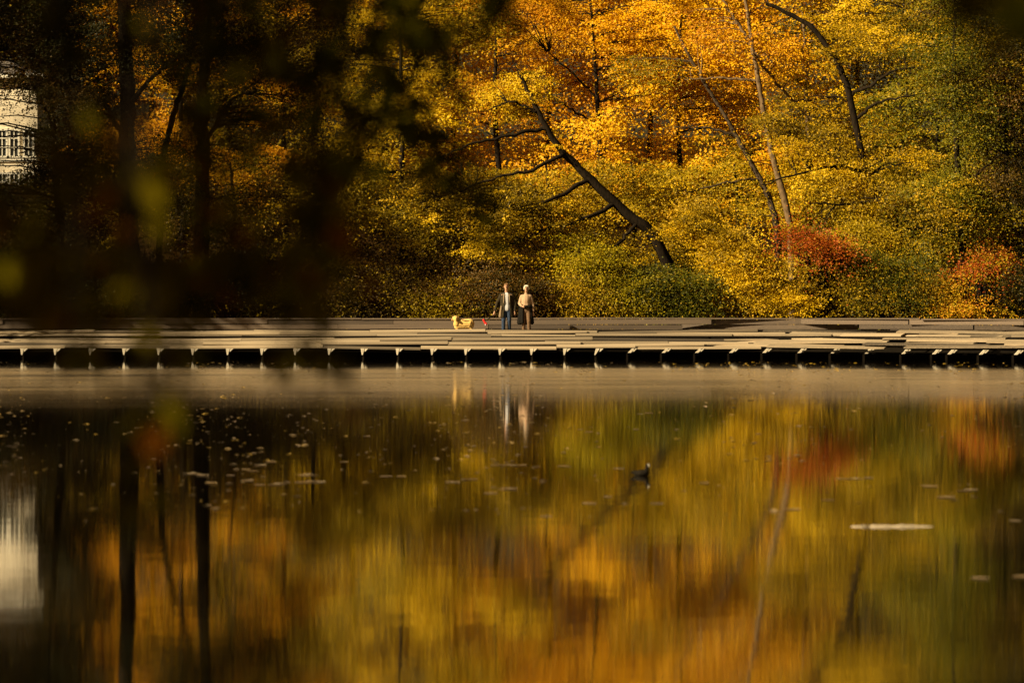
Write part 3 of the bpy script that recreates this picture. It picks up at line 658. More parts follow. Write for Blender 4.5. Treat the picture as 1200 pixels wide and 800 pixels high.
# dark edge beam, boarding behind the posts coloured black as under-deck shade
eb = MB(); ib = MB(); ub = MB()
x = -31
while x < 27:
    xc = x + 1; yaw = math.atan2(off(x + 2) - off(x), 2); rot = Matrix.Rotation(yaw, 3, 'Z')
    eb.box((xc, 137.15 + off(xc), .34), (2.0 / math.cos(yaw), .1, .2), rot, .5)
    ub.box((xc, (Y0 + Y1) / 2 + .05 + off(xc), (Z0 + Z1) / 2 - .15), (2.0 / math.cos(yaw), 2.85, .03), rot @ Matrix.Rotation(slope, 3, 'X'), .5)  # dark sheet added below the planks to blacken their gaps
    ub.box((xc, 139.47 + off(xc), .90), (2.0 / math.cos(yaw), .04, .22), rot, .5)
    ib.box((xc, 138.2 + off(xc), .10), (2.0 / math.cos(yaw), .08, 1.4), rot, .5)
    x += 2
eb.build('edge_beam', M['beam'], bw, BL); ub.build('underlay', M['tar'], bw, BL); ib.build('inner_boarding', M['tar'], bw, BL)
post_px = [27, 66, 107, 146.5, 187, 227, 268, 308, 347, 387, 426, 467, 507.5, 547, 587, 624, 663, 701, 740, 780, 819, 859, 898, 939, 978, 1018, 1061, 1097, 1115, 1152, 1193]
post_px = [-50, -12] + post_px + [1232, 1270]
for px in post_px:
    yy = 136.665
    x = (px - 600) / F * yy
    yy += off(x); x = (px - 600) / F * yy
    b = MB()
    lean = .28 * smooth(640, 760, px) # the stays at that end rake to the side
    def quad(x0, x1, z, y0=yy - .06, y1=yy + .08): return [(x0, y0, z), (x1, y0, z), (x1, y1, z), (x0, y1, z)]
    if px < 730:
        b.hexa(quad(x - .062 - lean * .5, x - .025 - lean * .5, .145) + quad(x - .10 + lean * .1, x + .04 + lean * .1, .378))
    else:
        b.hexa(quad(x - .13, x - .03, .22) + quad(x + .02, x + .15, .378))
    o = b.build('post', M['postwood'], bw, BL)
    b = MB()   # short bracket to the joist
    z0, z1 = .375 - .12, .372
    b.hexa(quad(x + .03 + lean * .1, x + .06 + lean * .1, z0 + .01) + quad(x + .058 + lean * .1, x + .17 + lean * .1, z1))
    me = mesh_quads('bracket', np.array(b.v) - BL, b.f)
    link('bracket', me, M['postwood'], o)
    b = MB(); b.box((x - .02 - lean * .5, yy + .13, -.15), (.07, .06, .70)); me = mesh_quads('pile', np.array(b.v) - BL, b.f); link('pile', me, M['tar'], o)  # foot below the sunlit post, its shade put into the colour
# joists under the deck
for k, px in enumerate(post_px[::1]):
    yy = 137.8; x = (px - 600) / F * yy
    b = MB(); b.box((x, yy + off(x) + .05, .26), (.09, .9, .16), None, .5)
    b.build('joist', M['beam'], bw, BL)

# ------------------------------------------------------------------ plank wall behind the walkway
pw = empty('plank_wall', (0, 141.8, .80), 'low grey brown timber wall running along the back of the boardwalk', 'wall')
PL = np.array([0, 141.8, .80])
wl = MB(); rng = random.Random(9)
def add_board(x, ln, z, h, yo, t):
    xc = x + ln / 2; yaw = math.atan2(off(x + ln) - off(x), ln)
    wl.box((xc, 141.75 + off(xc) + yo, z), (ln / math.cos(yaw) - .015, .12, h), Matrix.Rotation(yaw, 3, 'Z') @ Matrix.Rotation(rng.uniform(-.0025, .0025), 3, 'Y'), t)
for row, (z, h) in enumerate(((.93, .165), (1.11, .165), (1.29, .175))):
    x = -31 + rng.random() * 2
    while x < 27:
        ln = rng.choice((3.2, 4.5, 5.6, 6.8)) + rng.random()
        if x > 7: ln = min(ln, 3.8)
        add_board(x, ln, z + rng.uniform(-.012, .012), h - rng.random() * .012, rng.uniform(-.03, .03), min(1, max(0, rng.gauss(.5 + .12 * (row == 2), .2))))
        x += ln
wl.build('boards', M['rail'], pw, PL)
cp = MB(); x = -31
while x < 27:
    ln = rng.choice((4.5, 6, 7.5)) if x < 6 else 3.6
    xc = x + ln / 2; yaw = math.atan2(off(x + ln) - off(x), ln)
    cp.box((xc, 141.76 + off(xc), 1.40 + rng.uniform(-.012, .010)), (ln / math.cos(yaw) - .02, .22, .045), Matrix.Rotation(yaw, 3, 'Z') @ Matrix.Rotation(rng.uniform(-.004, .004), 3, 'Y'), min(1, max(0, rng.gauss(.66, .18))))
    x += ln
cp.build('coping', M['rail'], pw, PL)

# ------------------------------------------------------------------ figures
def cap(p0, p1, r0, r1, n=10, sq=(1, 1)):
    """tapered capsule; sq flattens the section (x, y)"""
    p0 = np.array(p0, float); p1 = np.array(p1, float)
    ax = p1 - p0; L = np.linalg.norm(ax); ax = ax / (L + 1e-9)
    ref = np.array([0, 1.0, 0]) if abs(ax[1]) < .9 else np.array([1.0, 0, 0])
    a = np.cross(ref, ax); a /= np.linalg.norm(a); b = np.cross(ax, a)
    rings = []
    for t in np.linspace(-math.pi / 2, 0, 5)[:]: rings.append((p0 + ax * r0 * math.sin(t), max(r0 * math.cos(t), 1e-4)))
    for t in np.linspace(0, math.pi / 2, 5): rings.append((p1 + ax * r1 * math.sin(t), max(r1 * math.cos(t), 1e-4)))
    th = np.arange(n) / n * 2 * math.pi
    V = np.concatenate([c + r * (np.cos(th)[:, None] * a * sq[0] + np.sin(th)[:, None] * b * sq[1]) for c, r in rings])
    Q = [[i * n + j, i * n + (j + 1) % n, (i + 1) * n + (j + 1) % n, (i + 1) * n + j] for i in range(len(rings) - 1) for j in range(n)]
    return V, np.array(Q)


def ell(c, r, rz=0.0, ry=0.0, rx=0.0, n=14):
    V = []; Q = []
    m = 9
    Rm = np.array(Matrix.Rotation(rz, 3, 'Z') @ Matrix.Rotation(ry, 3, 'Y') @ Matrix.Rotation(rx, 3, 'X'))
    for i in range(m):
        t = -math.pi / 2 + math.pi * i / (m - 1)
        for j in range(n):
            p = np.array([math.cos(t) * math.cos(2 * math.pi * j / n) + 1e-5, math.cos(t) * math.sin(2 * math.pi * j / n), math.sin(t)]) * np.array(r)
            V.append(Rm @ p + np.array(c))
    Q = [[i * n + j, i * n + (j + 1) % n, (i + 1) * n + (j + 1) % n, (i + 1) * n + j] for i in range(m - 1) for j in range(n)]
    return np.array(V), np.array(Q)


def solid(name, parts, mat, parent, vox=.011, it=3, loc=None):
    """fuse overlapping shapes into one continuous skin"""
    v, q = merge(parts)
    me = mesh_quads('tmp', v, q)
    o = bpy.data.objects.new('tmp', me); COL.objects.link(o)
    md = o.modifiers.new('r', 'REMESH'); md.mode = 'VOXEL'; md.voxel_size = vox
    ms = o.modifiers.new('s', 'SMOOTH'); ms.factor = .5; ms.iterations = it
    dg = bpy.context.evaluated_depsgraph_get()
    me2 = bpy.data.meshes.new_from_object(o.evaluated_get(dg))
    bpy.data.objects.remove(o); bpy.data.meshes.remove(me)
    me2.name = name
    me2.polygons.foreach_set('use_smooth', np.ones(len(me2.polygons), dtype=bool))
    me2.materials.clear()
    return link(name, me2, mat, parent, loc)


def hand(w, d, s=1.0, curl=.6, side=1):
    """five fingers on a palm; w wrist, d pointing direction"""
    w = np.array(w, float); d = np.array(d, float); d /= np.linalg.norm(d)
    ref = np.array([0, 1.0, 0]); a = np.cross(d, ref); a /= np.linalg.norm(a); nrm = np.cross(a, d)
    pr = [cap(w, w + d * .075 * s, .028 * s, .036 * s, sq=(1, .6))]
    for k, (o_, l) in enumerate(((-.030, .062), (-.010, .072), (.010, .068), (.029, .052))):
        k0 = w + d * .085 * s + a * o_ * s
        k1 = k0 + (d * math.cos(curl) + nrm * math.sin(curl)) * l * .55 * s
        k2 = k1 + (d * math.cos(curl * 2) + nrm * math.sin(curl * 2)) * l * .5 * s
        pr += [cap(k0, k1, .0105 * s, .0095 * s, 8), cap(k1, k2, .0095 * s, .008 * s, 8)]
    t0 = w + d * .03 * s + a * side * .03 * s; t1 = t0 + (d * .7 + a * side * .6 + nrm * .3) * .045 * s
    pr += [cap(t0, t1, .013 * s, .011 * s, 8), cap(t1, t1 + (d * .9 + nrm * .4) * .03 * s, .011 * s, .009 * s, 8)]
    return pr


def head(c, s=1.0, turn=0.0):
    """head facing -Y (toward the pond)"""
    c = np.array(c, float)
    Rm = np.array(Matrix.Rotation(turn, 3, 'Z'))
    def q(p): return c + Rm @ (np.array(p) * s)
    return [ell(q((0, .012, .02)), (.074 * s, .092 * s, .098 * s), turn), ell(q((0, -.025, -.045)), (.055 * s, .062 * s, .068 * s), turn),
            cap(q((0, -.090, .012)), q((0, -.104, -.022)), .010 * s, .015 * s, 8), ell(q((-.076, .01, -.01)), (.012 * s, .022 * s, .032 * s), turn), ell(q((.076, .01, -.01)), (.012 * s, .022 * s, .032 * s), turn),
            ell(q((0, -.078, -.056)), (.024 * s, .012 * s, .010 * s), turn), ell(q((0, -.078, -.094)), (.026 * s, .02 * s, .02 * s), turn), ell(q((0, -.084, .036)), (.05 * s, .012 * s, .010 * s), turn)]


def eyes(root, c, s, turn):
    Rm = np.array(Matrix.Rotation(turn, 3, 'Z'))
    for sx in (-1, 1):
        p = np.array(c) + Rm @ (np.array((sx * .030, -.083, .012)) * s)
        v, qd = ell(p, (.012 * s, .008 * s, .008 * s), n=10)
        link('eye', mesh_quads('eye', v, qd, smooth_=True), M['nose'], root)


WZ = .848
def make_man():
    px, Y = 593.5, 140.25
    x = (px - 600) / F * Y
    root = empty('person', (x, Y, WZ), 'man in an open dark jacket, white T shirt and blue jeans, holding a leash', 'person', 'people walking on the boardwalk')
    hc = (.0, -.03, 1.705)
    rh, lh = (-.435, -.16, .78), (.30, -.06, .80)
    el_r, el_l = (-.335, -.02, 1.12), (.32, .02, 1.12)
    body = head(hc, 1.12, -.15) + [cap((0, .02, 1.46), (0, 0, 1.64), .062, .056),
        cap((-.15, .02, 1.40), (.15, .02, 1.40), .085, .085), cap((0, .01, 1.36), (0, .01, 1.05), .145, .125, sq=(1.15, .8)), cap((0, .01, 1.02), (0, .01, .92), .145, .15, sq=(1.1, .85)),
        cap((-.185, .02, 1.41), el_r, .058, .043), cap(el_r, rh, .042, .030), cap((.185, .02, 1.41), el_l, .058, .043), cap(el_l, lh, .042, .030),
        cap((-.095, 0, .92), (-.105, -.06, .50), .095, .062), cap((-.105, -.06, .50), (-.11, 0, .09), .060, .040), cap((.095, .01, .92), (.10, -.02, .50), .095, .062), cap((.10, -.02, .50), (.105, .10, .10), .060, .040),
        cap((-.11, .03, .05), (-.12, -.14, .04), .045, .038), cap((.105, .13, .06), (.11, -.03, .04), .045, .038)]
    body += hand(rh, (-.25, -.25, -.85), 1.05, .8, 1) + hand(lh, (-.02, -.1, -1), 1.0, .5, -1)
    b = solid('body', body, M['skin'], root, .0085, 2)
    eyes(root, hc, 1.06, -.15)
    solid('t_shirt', [cap((-.09, .0, 1.40), (.09, .0, 1.40), .088, .088), cap((0, .005, 1.36), (0, .0, 1.02), .155, .145, sq=(1.15, .86)), cap((0, 0, 1.0), (0, 0, .92), .152, .158, sq=(1.12, .9))], M['cloth_white'], root, .012)
    jl = [cap((0, .01, .97), (0, .01, .88), .155, .155, sq=(1.1, .88))]
    for sx, kn, an in ((-1, (-.105, -.06, .50), (-.11, 0, .09)), (1, (.10, -.02, .50), (.105, .10, .10))):
        jl += [cap((sx * .088, 0, .90), kn, .108, .078), cap(kn, an, .076, .062)]
    solid('jeans', jl, M['jeans'], root, .012)
    # jacket: open shell round the back and sides, hanging to mid thigh
    def shell(levels, a0, a1, th, name, mat, par):
        n = 22; rows = []
        for (z, cx, cyy, rx, ry, o) in levels:
            for tt in (0, th):
                pass
        V = []; m = len(levels)
        for li, (z, cx, cyy, rx, ry, o) in enumerate(levels):
            for inner in (0, 1):
                for j in range(n):
                    a = a0 + o + (a1 - a0 - 2 * o) * j / (n - 1)
                    rr = 1.0 - inner * th / max(rx, ry)
                    fold = 1 + .025 * math.sin(a * 7 + z * 3)
                    V.append((cx + rx * rr * fold * math.sin(a), cyy - ry * rr * fold * math.cos(a), z))
        Q = []
        def I(l, k, j): return l * 2 * n + k * n + j
        for l in range(m - 1):
            for j in range(n - 1):
                Q.append((I(l, 0, j), I(l, 0, j + 1), I(l + 1, 0, j + 1), I(l + 1, 0, j)))
                Q.append((I(l, 1, j + 1), I(l, 1, j), I(l + 1, 1, j), I(l + 1, 1, j + 1)))
            Q.append((I(l, 1, 0), I(l, 0, 0), I(l + 1, 0, 0), I(l + 1, 1, 0)))
            Q.append((I(l, 0, n - 1), I(l, 1, n - 1), I(l + 1, 1, n - 1), I(l + 1, 0, n - 1)))
        for j in range(n - 1):
            Q.append((I(0, 1, j), I(0, 1, j + 1), I(0, 0, j + 1), I(0, 0, j)))
            Q.append((I(m - 1, 0, j), I(m - 1, 0, j + 1), I(m - 1, 1, j + 1), I(m - 1, 1, j)))
        return np.array(V), np.array(Q)
    lv = [(.60, .02, .02, .30, .21, .02), (.78, .015, .02, .275, .20, .0), (1.0, .01, .015, .245, .185, -.04), (1.2, 0, .015, .235, .175, -.1), (1.36, 0, .02, .225, .155, -.12), (1.45, 0, .02, .17, .125, -.10), (1.50, 0, .025, .105, .10, .0)]
    v, q = shell(lv, .50, 2 * math.pi - .42, .022, 'jacket', M['jacket'], root)
    slv = [cap((-.165, .03, 1.42), (-.06, .045, 1.475), .085, .05), cap((.165, .03, 1.42), (.06, .045, 1.475), .085, .05), cap((-.06, .06, 1.46), (.06, .06, 1.46), .06, .06), cap((-.19, .02, 1.40), el_r, .078, .062), cap(el_r, (-.415, -.14, .86), .060, .050), cap((.19, .02, 1.40), el_l, .082, .066), cap(el_l, (.305, -.05, .86), .064, .052)]
    # the sleeves and the shell become one garment
    j = solid('jacket', [(v, q)] + slv, M['jacket'], root, .0125, 2)
    lap = MB()
    for sx in (-1, 1):
        lap.hexa([(sx * .115, -.165, 1.12), (sx * .10, -.172, 1.12), (sx * .10, -.165, 1.13), (sx * .115, -.155, 1.13), (sx * .12, -.135, 1.44), (sx * .075, -.135, 1.46), (sx * .075, -.12, 1.46), (sx * .12, -.12, 1.44)])
    me = mesh_quads('lapel', np.array(lap.v), lap.f); link('lapel', me, M['lining'], root)
    fl = solid('jacket_flap', [cap((-.235, -.13, .64), (-.19, -.155, 1.0), .052, .03, sq=(1, .35))], M['lining'], root, .012)
    # hair
    hx = np.array(hc)
    solid('hair', [ell(hx + (0, .022, .055), (.086, .098, .078), -.15), ell(hx + (0, .06, .0), (.078, .06, .08)), cap(hx + (-.05, -.075, .098), hx + (.04, -.08, .105), .026, .03), ell(hx + (.0, -.02, .105), (.06, .07, .03))], M['hair_brown'], root, .010, 2)
    for sx, an, dy in ((-1, (-.11, 0, .09), 0), (1, (.105, .10, .10), .1)):
        solid('shoe', [cap((sx * .112, .05 + dy, .055), (sx * .122, -.15 + dy, .045), .052, .042, sq=(1, .95)), cap((sx * .11, .03 + dy, .07), (sx * .11, .03 + dy, .12), .05, .048)], M['shoe'], root, .011)
    return np.array([x, Y, WZ]) + np.array(rh) + np.array((-.03, -.03, -.09))


def make_woman():
    px, Y = 616.5, 140.05
    x = (px - 600) / F * Y
    root = empty('person', (x, Y, WZ), 'white haired woman in a tan sweater with a black coat tied round her waist', 'person', 'people walking on the boardwalk')
    hc = (.01, -.03, 1.645); tn = -.1
    rh, lh = (-.15, -.20, 1.0), (.265, -.02, .78)
    el_r, el_l = (-.235, .0, 1.10), (.245, .03, 1.07)
    body = head(hc, 1.0, tn) + [cap((0, .02, 1.40), (0, 0, 1.57), .052, .048), cap((-.12, .02, 1.345), (.12, .02, 1.345), .075, .075), cap((0, .01, 1.30), (0, .01, 1.02), .125, .108, sq=(1.15, .8)), cap((0, .01, 1.0), (0, .01, .88), .13, .15, sq=(1.1, .85)),
        cap((-.155, .02, 1.35), el_r, .05, .038), cap(el_r, rh, .037, .026), cap((.155, .02, 1.35), el_l, .05, .038), cap(el_l, lh, .037, .026),
        cap((-.09, 0, .88), (-.085, -.02, .48), .09, .056), cap((-.085, -.02, .48), (-.08, .09, .09), .054, .036), cap((.09, 0, .88), (.10, -.09, .48), .09, .056), cap((.10, -.09, .48), (.11, -.05, .09), .054, .036),
        cap((-.08, .12, .05), (-.085, -.03, .04), .04, .034), cap((.11, -.02, .05), (.12, -.19, .04), .04, .034)]
    body += hand(rh, (.75, -.5, -.2), .92, .9, 1) + hand(lh, (.03, -.12, -1), .92, .4, -1)
    solid('body', body, M['skin'], root, .0085, 2)
    eyes(root, hc, 1.0, tn)
    solid('sweater', [cap((-.125, .015, 1.35), (.125, .015, 1.35), .085, .085), cap((0, .005, 1.30), (0, 0, 1.05), .155, .15, sq=(1.15, .86)), cap((0, -.02, 1.24), (0, -.02, 1.2), .15, .15, sq=(1.05, .85)),
                      cap((-.16, .02, 1.35), el_r, .07, .06), cap(el_r, (-.17, -.165, 1.02), .058, .045), cap((.16, .02, 1.35), el_l, .07, .06), cap(el_l, (.262, -.01, .86), .058, .048), cap((0, .01, 1.38), (0, .005, 1.45), .085, .062)], M['sweater'], root, .012)
    tr = [cap((0, .01, .94), (0, .01, .86), .14, .15, sq=(1.1, .88))]
    for sx, kn, an in ((-1, (-.085, -.02, .48), (-.08, .09, .12)), (1, (.10, -.09, .48), (.11, -.05, .12))):
        tr += [cap((sx * .08, 0, .88), kn, .10, .075), cap(kn, an, .074, .058)]
    solid('trousers', tr, M['trousers'], root, .012)
    ct = [cap((-.13, -.10, 1.0), (.13, -.10, 1.0), .045, .045), cap((-.15, .02, 1.0), (.15, .02, 1.0), .12, .12, sq=(.5, 1)), cap((0, -.165, .99), (-.02, -.175, .93), .04, .03)]
    for (x0, y0, x1, y1, rr) in ((-.16, -.03, -.21, -.05, .075), (-.19, .05, -.25, .07, .085), (-.08, .13, -.10, .17, .09), (.08, .13, .12, .17, .09), (.17, .05, .22, .07, .075), (-.12, -.11, -.13, -.12, .05), (.165, -.06, .20, -.06, .05), (.0, .14, .0, .19, .09)):
        ct.append(cap((x0, y0, .97), (x1, y1, .42), rr * .8, rr, sq=(1, .8)))
    solid('tied_coat', ct, M['black'], root, .0135)
    hx = np.array(hc)
    solid('hair', [ell(hx + (0, .022, .05), (.092, .104, .082), tn), ell(hx + (0, .06, -.01), (.082, .06, .085)), cap(hx + (-.055, -.075, .085), hx + (.055, -.075, .085), .03, .03), cap(hx + (-.08, -.01, .03), hx + (-.08, .01, -.03), .026, .022), cap(hx + (.08, -.01, .03), hx + (.08, .01, -.03), .026, .022)], M['hair_white'], root, .010, 2)
    for sx, fx, dy in ((-1, -.082, .09), (1, .115, -.05)):
        solid('boot', [cap((fx, .03 + dy, .05), (fx * 1.05, -.14 + dy, .042), .046, .038), cap((fx, .02 + dy, .06), (fx, .02 + dy, .24), .056, .064)], M['boot'], root, .011)


def make_dog():
    px, Y = 543, 140.0
    x = (px - 600) / F * Y
    root = empty('dog', (x, Y, WZ), 'golden retriever standing on the boardwalk, head turned toward the pond', 'dog')
    root.scale = (.92, 1.1, .98)
    p = [cap((-.20, 0, .385), (.02, 0, .365), .195, .19, sq=(1, .85)), cap((.02, 0, .365), (.25, 0, .39), .19, .185, sq=(1, .85)), cap((-.24, -.01, .44), (-.29, -.06, .54), .135, .115), cap((-.25, -.05, .36), (-.26, -.09, .46), .11, .11),      # trunk, neck
         ell((-.305, -.09, .575), (.125, .11, .108)), cap((-.30, -.16, .555), (-.285, -.24, .535), .062, .048), ell((-.285, -.25, .545), (.03, .025, .024)),                                   # skull, muzzle
         ell((-.22, 0, .31), (.15, .14, .16)), cap((-.20, 0, .29), (.24, 0, .30), .14, .135), ell((-.25, -.08, .42), (.12, .11, .16))]
    for sy, fx in ((-.075, -.25), (.075, -.20)):   # fore legs
        p += [cap((fx + .02, sy, .40), (fx + .02, sy, .22), .062, .036), cap((fx + .02, sy, .22), (fx + .01, sy, .05), .034, .026), cap((fx + .01, sy, .035), (fx - .045, sy, .03), .033, .028)]
    for sy, fx in ((-.08, .30), (.08, .34)):        # hind legs: stifle forward, hock back
        p += [cap((fx - .04, sy, .42), (fx - .08, sy, .27), .090, .055), cap((fx - .08, sy, .27), (fx + .05, sy, .16), .046, .028), cap((fx + .05, sy, .16), (fx + .03, sy, .045), .027, .024), cap((fx + .03, sy, .033), (fx - .03, sy, .03), .032, .028)]
    p += [cap((.34, .02, .46), (.38, .12, .40), .04, .045), cap((.38, .12, .40), (.39, .18, .26), .048, .02)]
    solid('body', p, M['fur'], root, .011, 3)
    for sx in (-1, 1):
        solid('ear', [cap((-.305 + sx * .112, -.085, .625), (-.305 + sx * .132, -.10, .52), .036, .046, sq=(.5, 1))], M['fur_dark'], root, .009)
        v, q = ell((-.30 + sx * .038, -.182, .603), (.015, .010, .013)); link('eye', mesh_quads('eye', v, q, smooth_=True), M['nose'], root)
    v, q = ell((-.283, -.272, .558), (.021, .014, .016)); link('nose', mesh_quads('nose', v, q, smooth_=True), M['nose'], root)
    v, q = cap((-.31, -.235, .527), (-.262, -.237, .527), .007, .007, 8); link('mouth', mesh_quads('mouth', v, q, smooth_=True), M['nose'], root)
    hs = []
    th = np.linspace(0, 2 * math.pi, 25)
    ring = np.stack([np.full(25, -.06), .155 * np.sin(th), .395 + .178 * np.cos(th)], 1)
    hs.append(tube(curve([(-.06, -.12, .53), (.06, -.15, .50), (.22, -.15, .50)], 12), .013, 6))
    v, q = merge(hs)
    link('harness', mesh_quads('harness', v, q, smooth_=True), M['strap'], root)


hand_pt = make_man()
make_woman()
make_dog()
# leash from the man's hand, a red pouch swinging from it
e = P(567.5, 376, 140.0)
lr = empty('leash', hand_pt, 'thin dark leash slanting from the man\'s hand with a red pouch at its end', 'leash')
mid = (hand_pt + e) / 2 + np.array((0, 0, -.03))
v, q = tube(curve([hand_pt + np.array((.02, 0, .02)), mid, e], 14), .017, 6)
link('cord', mesh_quads('cord', v - hand_pt, q, smooth_=True), M['black'], lr)
ee = e - hand_pt
solid('pouch', [cap(ee + (-.02, 0, .02), ee + (.06, 0, -.12), .042, .045, sq=(1, .5)), cap(ee + (-.04, 0, .03), ee + (-.01, 0, .06), .03, .02), cap(ee + (.07, 0, -.08), ee + (.10, 0, -.11), .026, .02)], M['redcloth'], lr, .010, 2)
v, q = ell(ee + np.array((.045, -.03, -.14)), (.022, .012, .03)); link('tag', mesh_quads('tag', v, q, smooth_=True), M['cloth_white'], lr)

# ------------------------------------------------------------------ water bird
def bird():
    Y = F * CAMZ / (557 - HZ)
    x = (752 - 600) / F * Y
    root = empty('water_bird', (x, Y, 0), 'small black water bird with a pale bill floating on the open pond', 'bird')
    root.scale = (.7, .7, .7)
    body = [ell((0, 0, .035), (.13, .075, .062), 0, -.12), cap((.07, 0, .06), (.095, -.01, .15), .042, .03), ell((.10, -.02, .17), (.04, .036, .034)), cap((-.09, 0, .045), (-.17, 0, .055), .045, .012)]
    solid('body', body, M['plumage'], root, .008, 2)
    solid('bill', [cap((.115, -.05, .168), (.125, -.085, .158), .016, .008), ell((.112, -.048, .185), (.013, .012, .022))], M['bill'], root, .005, 1)
bird()

# ------------------------------------------------------------------ things afloat
def leaf_shape(rng, L, W):
    """one curled fallen leaf: a grid bent up at its edges"""
    n, m = 7, 5; V = []
    c1, c2 = rng.uniform(.15, .5), rng.uniform(.1, .4)
    for i in range(n):
        u = i / (n - 1)
        wd = W * .5 * (math.sin(math.pi * min(.97, .04 + u * .94)) ** .7) * (1 + .12 * math.sin(u * 17))
        for j in range(m):
            t = -1 + 2 * j / (m - 1)
            V.append(((u - .5) * L, t * wd, .006 + c1 * abs(t) ** 2 * W * .5 + c2 * (u - .5) ** 2 * L * .8))
    Q = [(i * m + j, (i + 1) * m + j, (i + 1) * m + j + 1, i * m + j + 1) for i in range(n - 1) for j in range(m - 1)]
    return V, Q


rng = random.Random(21)
protos = []
for k in range(6):
    v, q = leaf_shape(rng, .15, .10)
    me = mesh_quads('floating_leaf', v, q, tint=[rng.random()] * len(q), smooth_=True); me.materials.append(M['float']); protos.append(me)
spots = [(222, 555), (230, 555), (237, 557), (270, 557), (288, 550), (296, 552), (305, 545), (317, 541), (290, 563), (304, 568), (247, 566), (321, 568), (327, 567), (355, 557), (361, 556), (350, 565), (358, 565), (366, 564), (374, 565),
         (403, 541), (430, 511), (452, 558), (470, 558), (552, 562), (545, 562), (588, 573), (597, 573), (575, 578), (660, 546), (666, 547), (725, 549), (690, 590), (712, 582), (770, 590), (985, 561), (992, 561), (1000, 561), (1008, 561), (1018, 560),
         (1085, 569), (1091, 570), (1130, 575), (1138, 574), (1105, 583), (1110, 583), (925, 597), (930, 597), (970, 586), (1190, 610), (1195, 676), (1198, 676), (1148, 678), (580, 545), (587, 545), (600, 545), (612, 545), (530, 565), (640, 605), (825, 566), (900, 540), (750, 485), (760, 484), (745, 503), (680, 503), (690, 506)]
for i, (a, b) in enumerate(spots):
    Y = F * CAMZ / (b - HZ); x = (a - 600) / F * Y
    o = bpy.data.objects.new('floating_leaf', protos[i % 6]); COL.objects.link(o)
    o.location = (x, Y, .0); s = rng.uniform(.55, 1.0); o.scale = (s * 1.1, s, s * rng.uniform(.3, .6)); o.rotation_euler = (0, 0, rng.uniform(-.7, .7) + (math.pi if rng.random() < .5 else 0))
    tag(o, 'dry pale curled leaf floating on the dark pond', 'leaf', 'dry leaves floating on the pond')
# the countless small bits
n = 3400
g = np.random.default_rng(3)
py = np.concatenate([g.uniform(424, 436, 700), g.uniform(434, 470, 700), g.gamma(2.0, 24, 1300) + 464, g.uniform(470, 600, 700)])
pxs = g.uniform(-40, 1240, n)
cl = n3(np.stack([pxs * .02, py * .05, pxs * 0], 1), 1.6, 2.2)
kp = (py < 620) & ((cl > .0) | (g.random(n) < .25)) & ((pxs < 640) | (py < 470) | (g.random(n) < .45))
py, pxs = py[kp], pxs[kp]
Yb = F * CAMZ / (py - HZ); xb = (pxs - 600) / F * Yb
okb = Yb < np.array([136.0 + off(a) for a in xb])
Yb, xb, py = Yb[okb], xb[okb], py[okb]; m = len(Yb)
C = np.stack([xb, Yb, np.full(m, .005)], 1)
Nn = np.stack([g.normal(0, .05, m), -.03 + g.normal(0, .05, m), np.ones(m)], 1); Nn /= np.linalg.norm(Nn, axis=1, keepdims=True)
ang = g.normal(0, .5, m); U = np.stack([np.cos(ang), np.sin(ang), 0 * ang], 1)
L = (.03 + .085 * g.random(m) ** 3) * (.7 + Yb / 110); W = L * .6
v, q = kites(C, U, Nn, L, W)
tint = np.where((py < 438) & (pxs[okb] > 760), g.uniform(.6, 1, m), g.uniform(0, .75, m))
fo = link('floating_leaves', mesh_quads('floating_leaves', v, q, tint=tint), M['floatbits'])
tag(fo, 'scatter of small fallen leaf bits drifting over the pond', 'leaf litter', kind='stuff')
# pale stick
Y = F * CAMZ / (617 - HZ); x = (1046 - 600) / F * Y
st = empty('floating_stick', (x, Y, 0), 'pale bare stick lying flat on the pond', 'stick')
v, q = tube(curve([(-.37, .02, .0), (-.15, -.01, .004), (.1, .0, .006), (.37, .02, .0)], 18, .003, np.random.default_rng(4)), np.concatenate([[.003], np.linspace(.010, .013, 8), np.linspace(.013, .007, 8), [.002]]), 8)
link('shaft', mesh_quads('shaft', v, q, smooth_=True), M['driftwood'], st)
v, q = tube(curve([(-.2, -.005, .004), (-.25, -.03, .010), (-.29, -.05, .010)], 6), np.linspace(.009, .003, 6), 6)
link('side_twig', mesh_quads('side_twig', v, q, smooth_=True), M['driftwood'], st)

